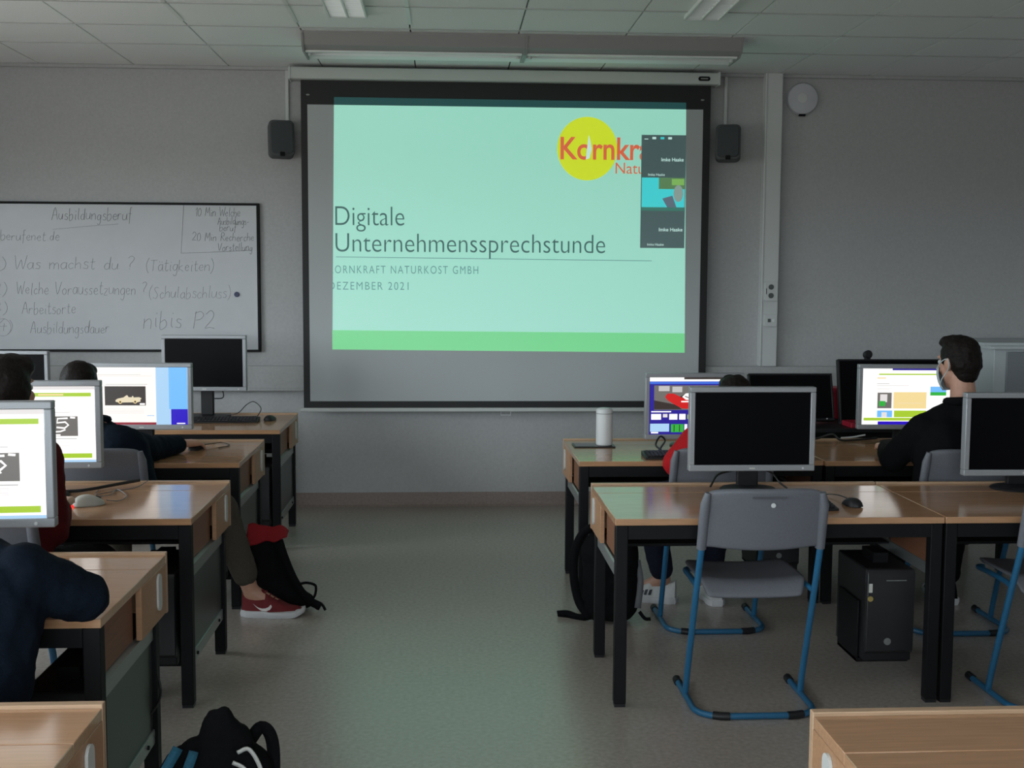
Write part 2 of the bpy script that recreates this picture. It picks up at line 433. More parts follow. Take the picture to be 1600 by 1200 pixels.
for x in (gx[4], gx[5], gx[6]):
    MB().box(x-.011, x+.011, 5.0, 6.88, ZC-.004, ZC+.002).build('t_bar', M_TBAR, ceiling)
    MB().box(x-.006, x+.006, 7.567, 7.66, ZC-.004, ZC+.002).build('t_bar', M_TBAR, ceiling)
for y in gy[1:7]:
    MB().box(XL, XR, y-.006, y+.006, ZC-.004, ZC+.010).build('cross_bar', mat('grid_bar', (.45, .45, .45), .6), ceiling)
mb = MB(); mb.box(XL, XR, YF-.032, YF, ZC-.022, ZC-.001); struct('trim_1', mb, M_WALL)

# wall cable channel (two runs, behind the screen they meet), column duct with sockets
ch = MB(); ch.rrect('x', XL, XR, YF-.062, YF, .824, .999, .008)
struct('trim_2', ch, M_WALL)
lid = MB(); lid.box(XL, XR, YF-.066, YF-.06, .845, .955)
struct('trim_3', lid, M_WALL, bevel=.002)
col = MB(); col.box(2.232, 2.345, YF-.075, YF, 1.0, ZC); col.box(2.222, 2.236, YF-.08, YF, 1.0, ZC)
struct('trim_4', col, M_WHITE, bevel=.004)
def socket(zc, label, twin):
    s = thing('wall_socket', label, 'socket', (2.289, YF-.075, zc)); o = s.location
    h = .068 if twin else .044
    MB(o).rrect('y', YF-.10, YF-.075, 2.245, 2.335, zc-h, zc+h, .006).build('cover_plate', M_WHITE, s, bevel=.002)
    if twin:
        for dz in (-.03, .03): MB(o).lathe([(.019, -.104), (.019, -.1005), (.015, -.1003), (.015, -.1001)], (2.287, YF, zc+dz), 16, 'y').build('outlet', mat('socket_dark', (.09, .10, .10), .5), s)
        MB(o).box(2.252, 2.256, YF-.103, YF-.1, zc-.02, zc+.02).build('slot', M_BLACK, s)
    else:
        MB(o).box(2.268, 2.288, YF-.104, YF-.1, zc-.012, zc+.012).build('port', mat('socket_dark', (.09, .10, .10), .5), s)
        MB(o).box(2.300, 2.314, YF-.105, YF-.1, zc-.010, zc+.010).build('status_window', mat('bright_plastic', (.8, .8, .8), .4), s)
socket(1.532, 'twin white socket outlet on the wall column, upper of two', True)
socket(1.327, 'small white network outlet on the wall column, lower of two', False)
# speaker cable ducts
for x, lab, sx in ((-1.083, 'thin white cable duct running up to the ceiling from the left loudspeaker', -1), (1.957, 'thin white cable duct running up to the ceiling from the right loudspeaker', 1)):
    o = MB((x, YF-.01, 2.6)).box(x-.011, x+.011, YF-.02, YF, 2.60, ZC-.02).build('cable_duct', M_WHITE, None, bevel=.003)
    o.location = (x, YF-.01, 2.6); tag(o, lab, 'cable duct')
# round access point
s = thing('access_point', 'round white disc shaped access point on the wall near the ceiling', 'access point', (2.50, YF, 2.878)); o = s.location
MB(o).lathe([(.112, 0), (.112, -.02), (.104, -.034), (.06, -.042), (.001, -.044)], o, 40, 'y').build('housing', mat('access_white', (.55, .55, .60), .5), s, smooth=35)
MB(o).lathe([(.034, -.040), (.034, -.047), (.030, -.048), (.001, -.048)], (2.495, YF, 2.882), 24, 'y').build('badge', M_WHITE, s, smooth=35)
MB(o).box(2.478, 2.522, YF-.03, YF-.008, 2.758, 2.772).build('latch', M_BLACK, s)

# ---------------------------------------------------------------- loudspeakers
def loudspeaker(xc, zc, rz, label):
    s = thing('loudspeaker', label, 'loudspeaker', (xc, YF, zc), 0)
    body = MB(); body.rrect('y', -.15, -.055, -.086, .086, -.125, .125, .035, 6)
    b = body.build('cabinet', mat('speaker_grey', (.085, .09, .095), .6, var=.05, scale=200), s, bevel=.012, seg=3); b.rotation_euler = (math.radians(-10), 0, rz)
    gr = MB(); gr.rrect('y', -.162, -.150, -.074, .074, -.110, .108, .03, 6)
    g = gr.build('grille', mat('grille_grey', (.055, .06, .066), .7, bump=.5, scale=600), s, bevel=.005); g.rotation_euler = b.rotation_euler
    bd = MB(); bd.box(-.016, .016, -.164, -.15, -.128, -.100); q = bd.build('badge', M_BLACK, s, bevel=.002); q.rotation_euler = b.rotation_euler
    br = MB(); br.box(-.03, .03, -.07, 0, -.04, .04); br.build('wall_bracket', M_BLACK, s, bevel=.004)
loudspeaker(-1.14, 2.528, math.radians(14), 'grey loudspeaker on the wall at the left of the projection screen')
loudspeaker(1.985, 2.536, math.radians(-14), 'grey loudspeaker on the wall between the projection screen and the column')

# ---------------------------------------------------------------- ceiling luminaires
def board_light(x0, x1, label):
    s = thing('board_light', label, 'lamp', ((x0+x1)/2, 7.3, ZC), group='board lights in front of the screen'); o = s.location
    h = MB(o); h.prism([(7.10, ZC), (7.10, ZC-.012), (7.13, ZC-.075), (7.19, ZC-.098), (7.22, ZC-.098), (7.22, ZC-.02), (7.38, ZC-.02), (7.42, ZC)], 'x', x0, x1)
    h.build('housing', M_LUMI, s)
    r = MB(o); r.prism([(7.185, ZC-.106), (7.215, ZC-.106), (7.215, ZC-.096), (7.185, ZC-.096)], 'x', x0+.01, x1-.01); r.build('front_lip', M_TBAR, s)
    t = MB(o); t.tube([(x0+.05, 7.30, ZC-.055), (x1-.05, 7.30, ZC-.055)], .013, 12); t.build('fluorescent_tube', mat('tube_glass', (.75, .76, .76), .3), s, smooth=50)
    t = MB(o); t.prism([(7.38, ZC-.004), (7.40, ZC-.085), (7.43, ZC-.10), (7.44, ZC-.10), (7.44, ZC-.004)], 'x', x0, x1); t.build('reflector', M_LOUVRE, s)
    for x in (x0, x1):
        e = MB(o); e.prism([(7.095, ZC), (7.095, ZC-.014), (7.128, ZC-.08), (7.185, ZC-.107), (7.445, ZC-.107), (7.445, ZC)], 'x', x-.006, x+.006); e.build('end_cap', M_LUMI, s)
    for x in (x0+.03, x1-.03): MB(o).lathe([(.011, -.02), (.011, .012)], (x, 7.25, ZC-.098), 10).build('clip', M_WHITE, s)
board_light(-.835, .465, 'long grey board light under the ceiling, left one of the end to end pair')
board_light(.478, 1.765, 'long grey board light under the ceiling, right one of the end to end pair')
def louvre_light(x0, x1, y0, y1, label):
    s = thing('ceiling_light', label, 'lamp', ((x0+x1)/2, (y0+y1)/2, ZC), group='recessed louvre lights'); o = s.location
    f = MB(o); t = .012
    for b in ((x0, x0+t, y0, y1), (x1-t, x1, y0, y1), (x0, x1, y0, y0+t), (x0, x1, y1-t, y1), ((x0+x1)/2-t/2, (x0+x1)/2+t/2, y0, y1)): f.box(*b, ZC-.022, ZC-.0005)
    f.build('frame', M_TBAR, s, bevel=.002)
    MB(o).box(x0+t, x1-t, y0+t, y1-t, ZC-.004, ZC-.0005).build('tray', M_LOUVRE, s)
    for a, b in ((x0+t, (x0+x1)/2-t/2), ((x0+x1)/2+t/2, x1-t)):
        for k in range(26):
            y = y0+t+(y1-y0-2*t)*(k+.5)/26
            MB(o).prism([(y-.004, ZC-.004), (y-.001, ZC-.019), (y+.001, ZC-.019), (y+.004, ZC-.004)], 'x', a, b).build('louvre_blade', M_LOUVRE, s)
louvre_light(-.64, -.425, 5.45, 6.66, 'unlit louvred ceiling light near the left end of the board lights')
louvre_light(1.30, 1.50, 5.36, 6.57, 'unlit louvred ceiling light near the right end of the board lights')

# ---------------------------------------------------------------- projection screen
SY = 8.218
ps = thing('projection_screen', 'large pull down projection screen with black border showing a projected slide', 'screen', (.43, SY, .69)); o = ps.location
c = MB(o); c.rrect('x', -1.04, 1.865, SY-.06, SY+.06, 2.942, 3.022, .012); c.build('casing', M_CASING, ps, smooth=40)
for x in (-1.052, 1.865): MB(o).rrect('x', x, x+.012, SY-.066, SY+.066, 2.936, 3.028, .014).build('casing_end_cap', M_WHITE, ps)
for x in (-.9, 1.75): MB(o).box(x-.03, x+.03, SY+.04, YF, 2.96, 3.01).build('wall_bracket', M_BLACK, ps)
b = MB(o); b.rrect('y', SY-.064, SY-.0595, 1.726, 1.808, 2.964, 2.994, .014); nb = b.build('name_badge', M_BLACK, ps)
MB(o).box(1.742, 1.792, SY-.0655, SY-.0638, 2.975, 2.983).build('badge_print', mat('badge_grey', (.3, .3, .3), .5), nb)
M_BORDER = mat('screen_border', (.012, .012, .013), .6)
M_FAB = mat('screen_fabric', (.48, .50, .51), .9)
MB(o).box(-.978, 1.827, SY, SY+.004, .712, 2.945).build('black_border', M_BORDER, ps)
MB(o).box(-.934, 1.776, SY-.0010, SY+.0005, .760, 2.780).build('fabric', M_FAB, ps)
for x in (-.93, 1.77): MB(o).lathe([(.010, -.002), (.008, .0)], (x, SY, 2.845), 10, 'y', sx=1.3, sy=.6).build('eyelet', mat('badge_grey', (.3, .3, .3), .5), ps)
br = MB(o); br.rrect('x', -1.0, 1.85, SY-.014, SY+.016, .686, .714, .006); br.build('bottom_bar', M_CASING, ps, smooth=40)
hd = MB(o); hd.tube([(.387, SY-.005, .69), (.387, SY-.005, .662), (.455, SY-.005, .662), (.455, SY-.005, .69)], .004, 6); hd.build('pull_handle', M_WHITE, ps)
# projected slide: light on the fabric
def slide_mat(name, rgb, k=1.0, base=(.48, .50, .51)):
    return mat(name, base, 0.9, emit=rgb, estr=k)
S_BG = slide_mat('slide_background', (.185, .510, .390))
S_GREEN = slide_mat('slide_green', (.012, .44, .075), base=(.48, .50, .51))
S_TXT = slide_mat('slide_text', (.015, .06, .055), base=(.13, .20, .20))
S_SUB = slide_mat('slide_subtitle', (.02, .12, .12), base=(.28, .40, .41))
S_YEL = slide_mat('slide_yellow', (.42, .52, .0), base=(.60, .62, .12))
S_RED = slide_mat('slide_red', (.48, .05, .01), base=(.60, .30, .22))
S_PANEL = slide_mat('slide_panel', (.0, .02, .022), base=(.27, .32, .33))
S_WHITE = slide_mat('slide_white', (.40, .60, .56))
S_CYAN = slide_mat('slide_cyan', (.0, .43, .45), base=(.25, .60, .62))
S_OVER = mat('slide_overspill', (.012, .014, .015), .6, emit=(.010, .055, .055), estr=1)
def rect(name, x0, x1, z0, z1, lay, mt, parent, zz=None):
    y = SY-.0012-.0004*lay; q = MB(o)
    z0b, z1b = (z0, z1) if zz is None else zz
    q.add([(x0, y, z0), (x1, y, z0b), (x1, y, z1b), (x0, y, z1)], [(0, 1, 2, 3)])
    return q.build(name, mt, parent)
# image overspill on the black border
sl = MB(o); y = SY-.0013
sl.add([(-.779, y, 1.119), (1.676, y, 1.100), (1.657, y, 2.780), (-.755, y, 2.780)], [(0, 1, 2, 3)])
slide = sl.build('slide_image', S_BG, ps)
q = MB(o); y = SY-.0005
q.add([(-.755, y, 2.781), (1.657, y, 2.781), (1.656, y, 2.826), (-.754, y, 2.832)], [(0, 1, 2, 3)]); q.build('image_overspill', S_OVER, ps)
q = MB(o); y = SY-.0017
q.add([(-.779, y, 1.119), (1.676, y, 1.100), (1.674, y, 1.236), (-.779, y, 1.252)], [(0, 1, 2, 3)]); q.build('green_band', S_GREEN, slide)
YT = SY-.0022
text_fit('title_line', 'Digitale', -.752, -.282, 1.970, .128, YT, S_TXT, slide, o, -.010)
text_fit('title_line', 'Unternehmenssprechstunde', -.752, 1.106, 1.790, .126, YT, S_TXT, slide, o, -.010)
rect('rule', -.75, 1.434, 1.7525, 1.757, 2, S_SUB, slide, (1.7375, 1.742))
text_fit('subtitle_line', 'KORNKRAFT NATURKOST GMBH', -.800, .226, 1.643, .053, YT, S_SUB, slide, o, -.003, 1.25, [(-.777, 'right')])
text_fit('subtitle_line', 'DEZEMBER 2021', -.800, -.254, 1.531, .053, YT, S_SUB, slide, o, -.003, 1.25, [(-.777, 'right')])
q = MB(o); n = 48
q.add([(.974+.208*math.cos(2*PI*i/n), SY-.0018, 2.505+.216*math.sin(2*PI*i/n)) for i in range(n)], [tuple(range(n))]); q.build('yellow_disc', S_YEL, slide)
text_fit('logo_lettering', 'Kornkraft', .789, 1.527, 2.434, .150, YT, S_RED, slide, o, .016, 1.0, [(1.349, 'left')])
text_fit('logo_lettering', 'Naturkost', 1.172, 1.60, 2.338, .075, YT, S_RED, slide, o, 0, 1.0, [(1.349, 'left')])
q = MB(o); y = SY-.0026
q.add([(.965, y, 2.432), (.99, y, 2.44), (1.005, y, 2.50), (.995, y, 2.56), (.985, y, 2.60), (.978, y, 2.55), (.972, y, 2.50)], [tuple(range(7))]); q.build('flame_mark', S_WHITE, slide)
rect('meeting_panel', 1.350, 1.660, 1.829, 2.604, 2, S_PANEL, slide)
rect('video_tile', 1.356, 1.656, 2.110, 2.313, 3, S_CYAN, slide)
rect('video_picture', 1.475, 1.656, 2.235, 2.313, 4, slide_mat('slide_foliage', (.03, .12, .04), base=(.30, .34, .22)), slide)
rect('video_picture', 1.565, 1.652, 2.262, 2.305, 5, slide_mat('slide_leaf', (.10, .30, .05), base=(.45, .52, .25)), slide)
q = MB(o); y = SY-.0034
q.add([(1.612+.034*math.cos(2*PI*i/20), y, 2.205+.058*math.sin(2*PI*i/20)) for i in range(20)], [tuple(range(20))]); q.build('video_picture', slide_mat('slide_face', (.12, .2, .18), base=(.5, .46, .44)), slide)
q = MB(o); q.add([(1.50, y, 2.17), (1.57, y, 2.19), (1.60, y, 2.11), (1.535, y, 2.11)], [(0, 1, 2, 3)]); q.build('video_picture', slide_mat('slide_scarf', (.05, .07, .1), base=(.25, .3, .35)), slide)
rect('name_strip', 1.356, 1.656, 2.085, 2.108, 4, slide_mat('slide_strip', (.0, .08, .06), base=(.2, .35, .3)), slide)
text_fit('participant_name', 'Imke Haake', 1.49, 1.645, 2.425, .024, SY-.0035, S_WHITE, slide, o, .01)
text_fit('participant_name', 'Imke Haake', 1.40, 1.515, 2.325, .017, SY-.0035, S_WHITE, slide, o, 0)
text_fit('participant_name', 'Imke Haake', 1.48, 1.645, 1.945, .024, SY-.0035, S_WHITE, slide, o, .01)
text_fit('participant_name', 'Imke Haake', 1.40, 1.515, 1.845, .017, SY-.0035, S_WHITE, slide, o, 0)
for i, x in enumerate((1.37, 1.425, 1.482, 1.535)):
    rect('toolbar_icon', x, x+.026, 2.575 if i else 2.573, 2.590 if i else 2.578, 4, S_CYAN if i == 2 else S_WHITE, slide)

# ---------------------------------------------------------------- whiteboard
wy = YF
wbd = thing('whiteboard', 'wide whiteboard in a black frame with handwritten German notes', 'whiteboard', (-2.33, wy, 1.09)); o = wbd.location
MB(o).box(-3.36, -1.295, wy-.022, wy-.004, 1.105, 2.110).build('writing_surface', M_WB, wbd)
f = MB(o)
for b in ((-3.375, -1.281, 2.104, 2.120), (-3.375, -1.281, 1.095, 1.111), (-3.375, -3.355, 1.111, 2.104), (-1.301, -1.281, 1.111, 2.104)): f.box(b[0], b[1], wy-.030, wy, b[2], b[3])
f.build('frame', M_BLACK, wbd, bevel=.003)
YW = wy-.0228
def note(txt, x0, x1, zb, cap, seed, r=.0021, slope=0.0):
    q = MB(o); handwrite(q, txt, x0, x1, zb, cap, YW, r, slope, seed); q.build('handwritten_line', M_INK, wbd)
note('Ausbildungsberuf', -2.686, -2.150, 2.000, .080, 1, .0028)
q = MB(o); q.tube([(-2.68, YW, 1.932), (-2.45, YW, 1.955), (-2.24, YW, 1.972)], .0016, 4, flat=.35); q.build('underline', M_INK, wbd)
note('berufenet.de', -3.030, -2.640, 1.857, .065, 2)
note('10 Min Welche', -1.716, -1.414, 2.030, .058, 3, .0024)
note('Ausbildungs-', -1.565, -1.356, 1.974, .052, 4, .0024)
note('beruf', -1.553, -1.440, 1.930, .050, 5, .0024)
note('20 Min Recherche', -1.740, -1.322, 1.862, .055, 6, .0024)
note('Vorstellung', -1.568, -1.332, 1.795, .055, 7, .0024)
q = MB(o); q.tube([(-1.795, YW, 2.104), (-1.805, YW, 1.95), (-1.818, YW, 1.776), (-1.6, YW, 1.784), (-1.34, YW, 1.798)], .0022, 4, flat=.35); q.build('box_outline', M_INK, wbd)
note('Was machst du ?', -2.945, -2.145, 1.664, .085, 8)
note('(Tätigkeiten)', -2.060, -1.600, 1.654, .080, 9)
note('Welche Voraussetzungen ?', -2.937, -2.060, 1.490, .085, 10)
note('(Schulabschluss)', -2.044, -1.486, 1.468, .080, 11, .0018)
note('Arbeitsorte', -2.903, -2.545, 1.357, .078, 12)
note('Ausbildungsdauer', -2.851, -2.320, 1.224, .080, 13)
note('nibis P2', -2.083, -1.600, 1.262, .125, 14, .0026)
for i, (x, z) in enumerate(((-3.10, 1.66), (-3.10, 1.49), (-3.10, 1.357), (-3.07, 1.235))): note('%d)' % (i+1), x, x+.10, z, .08, 20+i)
q = MB(o); q.tube([(-3.035+.055*math.cos(t*PI/8), YW, 1.262+.06*math.sin(t*PI/8)) for t in range(16)], .0018, 4, flat=.35, closed=True); q.build('circled_number', M_INK, wbd)
MB(o).lathe([(.018, -.034), (.018, -.022)], (-1.442, wy, 1.494), 20, 'y').build('magnet', mat('blue_magnet', (.01, .015, .08), .4), wbd, bevel=.002)

# ================================================================== DESKS
def desk(name_label, x0, x1, y0, y1, side_panels=(), group='computer desks'):
    """front edge at y0 (user side, towards the camera), rear edge at y1; top at 0.72"""
    T = .72
    s = thing('computer_desk', name_label, 'desk', ((x0+x1)/2, (y0+y1)/2, 0), group=group); o = s.location
    yf = y1-.21
    MB(o).box(x0, x1, y0, yf-.0025, T-.025, T, M_WOOD).build('desktop', None, s, bevel=.002)
    MB(o).box(x0+.001, x1-.001, yf+.0015, y1-.024, T-.025, T, M_WOOD).build('cable_flap', None, s, bevel=.0015)
    MB(o).box(x0, x1, y1-.022, y1, T-.19, T+.008, M_RIM).build('rear_panel', None, s, bevel=.002)
    for sx, xa in ((-1, x0), (1, x1)):
        e = MB(o); e.box(min(xa, xa-sx*.018), max(xa, xa-sx*.018), y1-.33, y1-.0225, T-.185, T-.0255)
        ep = e.build('end_plate', M_WOODE, s, bevel=.002)
        ov = MB(o); ov.rrect('x', min(xa+sx*.0005, xa+sx*.007), max(xa+sx*.0005, xa+sx*.007), y1-.150, y1-.105, T-.15, T-.035, .022, 6); ov.build('oval_cap', M_OVAL, ep)
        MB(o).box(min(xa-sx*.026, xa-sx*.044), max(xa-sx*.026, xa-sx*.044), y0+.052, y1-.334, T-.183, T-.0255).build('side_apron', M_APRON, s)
        for yy in (y0+.004, y1-.155):
            lx0, lx1 = (x0+.004, x0+.049) if sx < 0 else (x1-.049, x1-.004)
            lg = MB(o).box(lx0, lx1, yy, yy+.045, .012, T-.026 if yy < y0+.1 else T-.187).build('leg', M_BLACK, s, bevel=.003)
            MB(o).box(lx0+.002, lx1-.002, yy+.002, yy+.043, 0, .012).build('foot_cap', M_DARKPL, lg)
        xi = xa-sx*.012
        r = MB(o); a, b = sorted((xi, xi-sx*.022)); r.prism([(a, T-.235), (b, T-.235), (b, T-.192), (a+.006, T-.186), (a, T-.192)], 'y', y0+.051, y1-.157)
        r.build('side_rail', M_RAIL, s)
        if sx in side_panels:
            r = MB(o); r.box(a, b, y0+.051, y1-.157, .155, .20); r.build('lower_rail', M_RAIL, s, bevel=.002)
            MB(o).box(a+.006, b-.006, y0+.051, y1-.157, .20, T-.235).build('side_panel', M_PANEL, s)
            for yy in (y0+.12, y1-.25): MB(o).lathe([(.007, 0), (.006, .006)], (b if sx > 0 else a-.006, yy, .177), 10, 'x').build('screw', M_BLACK, s)
    MB(o).box(x0+.050, x1-.050, y0+.006, y0+.034, T-.078, T-.026).build('front_beam', M_BLACK, s)
    MB(o).box(x0+.050, x1-.050, y1-.15, y1-.118, T-.24, T-.19).build('rear_beam', M_BLACK, s)
    MB(o).box(x0+.050, x1-.050, y1-.332, y1-.02, T-.195, T-.188).build('cable_tray', M_BLACK, s)
    return s
DW = 1.25
lrows = [(-.704, 1.65, 2.432), (-.893, 3.06, 3.80), (-.935, 4.36, 5.16), (-.990, 5.70, 6.50), (-.968, 6.95, 7.80)]
lnames = ['beech topped computer desk in the bottom left corner of the picture', 'beech topped desk under the navy sleeve at left',
          'beech topped desk with the beige mouse at left', 'beech topped desk with the hand on a mouse', 'beech topped desk nearest the whiteboard with idle monitor']
for (xr, a, b), nm in zip(lrows, lnames):
    desk(nm, xr-DW, xr, a, b, (1,))
desk('beech topped desk with a dark monitor behind the row of pupils at far left', -.968-2*DW-.004, -.968-DW-.004, 6.95, 7.80)
desk('beech topped desk in the bottom right corner of the picture', .746, .746+DW, 1.55, 2.323)
desk('beech topped desk with the grey chair pushed up to it', .629, 1.878, 4.30, 5.05)
desk('beech topped desk at the right edge beside the one with the grey chair', 1.882, 1.882+DW, 4.30, 5.045)
desk('beech topped desk carrying the white cylinder on a dark plate', .652, 1.866, 5.70, 6.50)
desk('beech topped desk in front of the pupil with the face mask', 1.870, 1.870+DW, 5.68, 6.47)
s = thing('teacher_desk', 'black desk by the front wall carrying two black monitors', 'desk', (2.51, 7.35, 0)); o = s.location
MB(o).box(1.80, 3.22, 6.95, 7.75, .695, .72).build('desktop', M_DARKPL, s, bevel=.003)
MB(o).box(1.86, 3.16, 7.00, 7.02, .25, .695).build('front_panel', M_BLACK, s)
for x in (1.82, 3.15):
    for y in (6.97, 7.68): MB(o).box(x, x+.05, y, y+.05, 0, .695).build('leg', M_BLACK, s, bevel=.003)

# ================================================================== MONITORS
PALETTE = {}
def em(name, rgb, k=1.0):
    return mat('lit_'+name, (0.02, 0.02, 0.02), .35, emit=rgb, estr=k)
E_WHITE = em('white', (1.0, .98, .96), 1.15); E_GREY = em('grey', (.62, .60, .60), .9); E_LIME = em('lime', (.40, .62, .03), 1.0)
E_LINE = em('line', (.55, .55, .55), .9); E_DARK = em('dark', (.035, .025, .022)); E_SKY = em('sky', (.18, .52, 1.0), 1.0); E_PALE = em('pale', (.42, .66, .92), 1.0)
E_BLUE = em('blue', (.02, .0, .55), 1.0); E_DRED = em('darkred', (.28, .01, .03)); E_CAR = em('car', (.80, .70, .50)); E_RED = em('redcar', (.62, .01, .01))
E_TAN = em('tan', (.93, .72, .33)); E_MID = em('mid', (.16, .15, .14)); E_LGREY = em('lightgrey', (.80, .76, .76)); E_GREEN = em('green', (.03, .45, .05)); E_NAVY = em('navy', (.02, .01, .30))
E_WARM = em('warm', (.95, .90, .85), 1.1); E_BRIGHT = em('brightblue', (.05, .16, .75))
def page_15(): # white page with lime bars and a grey photo of chalk numbers
    L = [(0, 1, 0, 1, E_WHITE), (0, 1, .955, 1, E_LGREY), (0, .97, .865, .915, E_LIME), (.30, .52, .878, .90, E_WHITE), (.55, .75, .878, .90, E_TAN)]
    for x in (.05, .16, .27, .38, .50, .62): L.append((x, x+.07, .80, .812, E_LINE))
    L += [(.40, .80, .655, .662, E_GREY), (.50, .86, .345, .605, E_MID)]
    L += [('line', [(.57, .55), (.655, .58), (.65, .52), (.625, .46), (.61, .43)], .014, E_WHITE), ('line', [(.62, .375), (.66, .40), (.72, .405), (.76, .43)], .012, E_WHITE),
          ('line', [(.78, .58), (.70, .575), (.695, .52), (.76, .53), (.785, .49), (.755, .45), (.69, .46)], .014, E_WHITE), ('line', [(.80, .59), (.84, .585)], .014, E_WHITE), ('line', [(.60, .36), (.72, .36)], .012, E_WHITE)]
    L += [(.41, .85, .305, .315, E_LINE)]
    for z in (.275, .255, .235, .215): L.append((.41, .80, z, z+.006, E_LGREY))
    L += [(.3, .62, .155, .17, E_TAN), (0, .97, .055, .115, E_LIME), (.3, .6, .075, .095, E_WHITE), (0, 1, 0, .03, E_PALE)]
    return L
def page_car():
    L = [(0, 1, 0, 1, E_PALE), (0, .66, 0, 1, E_WARM), (0, .66, .95, 1, E_WHITE), (.80, 1, .27, 1, E_SKY), (.82, 1, 0, .27, E_BLUE), (.88, .97, .012, .03, E_WHITE),
         (.03, .5, .87, .876, E_LINE), (.03, .62, .845, .849, E_GREY), (.12, .57, .70, .708, E_LINE), (.11, .55, .335, .67, E_DARK)]
    L += [('poly', [(.225, .40), (.225, .43), (.25, .455), (.31, .475), (.345, .515), (.355, .51), (.365, .48), (.40, .478), (.405, .50), (.415, .50), (.42, .475), (.48, .48), (.505, .46), (.49, .43), (.495, .405), (.46, .39), (.26, .385)], E_CAR),
          ('disc', (.275, .395), .020, E_TAN), ('disc', (.435, .40), .020, E_TAN), ('disc', (.275, .395), .011, E_DARK), ('disc', (.435, .40), .011, E_DARK), (.485, .54, .345, .375, E_WHITE)]
    for z in (.27, .245, .22, .195): L.append((.10, .53, z, z+.008, E_LGREY))
    L += [(.56, .64, .15, .165, E_PALE), (.16, .66, 0, .04, E_DRED), (.12, .17, 0, .04, E_MID)]
    return L
def page_game():
    L = [(0, 1, 0, 1, E_NAVY), (0, 1, .93, 1, E_WHITE), (.38, 1, .965, 1, E_DARK), (0, 1, .885, .925, E_BRIGHT), (.05, .80, .43, .86, E_MID), (.10, .22, .76, .85, E_GREY), (.25, .36, .74, .84, E_GREY), ('poly', [(.05, .44), (.05, .60), (.30, .52), (.36, .44)], E_DARK), ('poly', [(.17, .66), (.20, .72), (.27, .715), (.34, .66), (.46, .66), (.55, .60), (.58, .50), (.50, .445), (.36, .455), (.26, .54), (.20, .60)], E_RED), ('poly', [(.33, .66), (.38, .70), (.46, .70), (.50, .65), (.44, .61)], E_DARK),
         ('poly', [(.36, .66), (.40, .72), (.45, .725), (.47, .66), (.44, .605), (.40, .61)], E_WHITE), ('line', [(.39, .67), (.44, .64)], .012, E_MID), (.35, .47, .565, .588, E_WHITE), (.02, .24, .39, .41, E_WHITE), (.02, .13, .26, .36, E_WHITE), (.15, .20, .30, .36, E_LGREY), (.22, .31, .26, .36, E_WHITE), (.33, .40, .26, .36, E_WHITE), (.42, .56, .27, .35, E_LIME),
         (.01, .22, .05, .19, E_PALE), (.02, .10, .02, .045, E_WHITE), (.24, .38, .04, .18, E_GREEN), (.27, .28, .05, .17, E_DARK), (.33, .34, .05, .17, E_DARK), (.39, .42, .04, .18, E_WHITE), (.45, .9, .03, .2, E_DARK)]
    return L
def page_cards():
    L = [(0, 1, 0, 1, E_WHITE), (.33, 1, .97, 1, E_NAVY), (.18, 1, .885, .91, E_LIME), (.16, .26, .82, .84, E_TAN), (.16, .30, .725, .735, E_LINE), (.16, .52, .69, .697, E_GREY), (.16, .32, .63, .637, E_LINE),
         (.17, .33, .29, .57, E_MID), (.20, .28, .40, .54, E_LGREY), (.19, .26, .33, .42, E_GREEN), (.35, .72, .285, .58, E_TAN), (.40, .68, .38, .384, E_LGREY), (.17, .34, .13, .25, E_SKY), (.22, .28, .13, .22, E_LGREY), (.36, .72, .13, .25, E_LIME),
         (.76, .94, .52, .68, E_SKY), (.76, .94, .52, .58, E_GREEN), (.76, .94, .46, .465, E_LINE), (.78, 1, .1, .3, E_GREY), (.02, 1, .07, .12, E_LIME), (.18, 1, 0, .055, E_BLUE)]
    return L
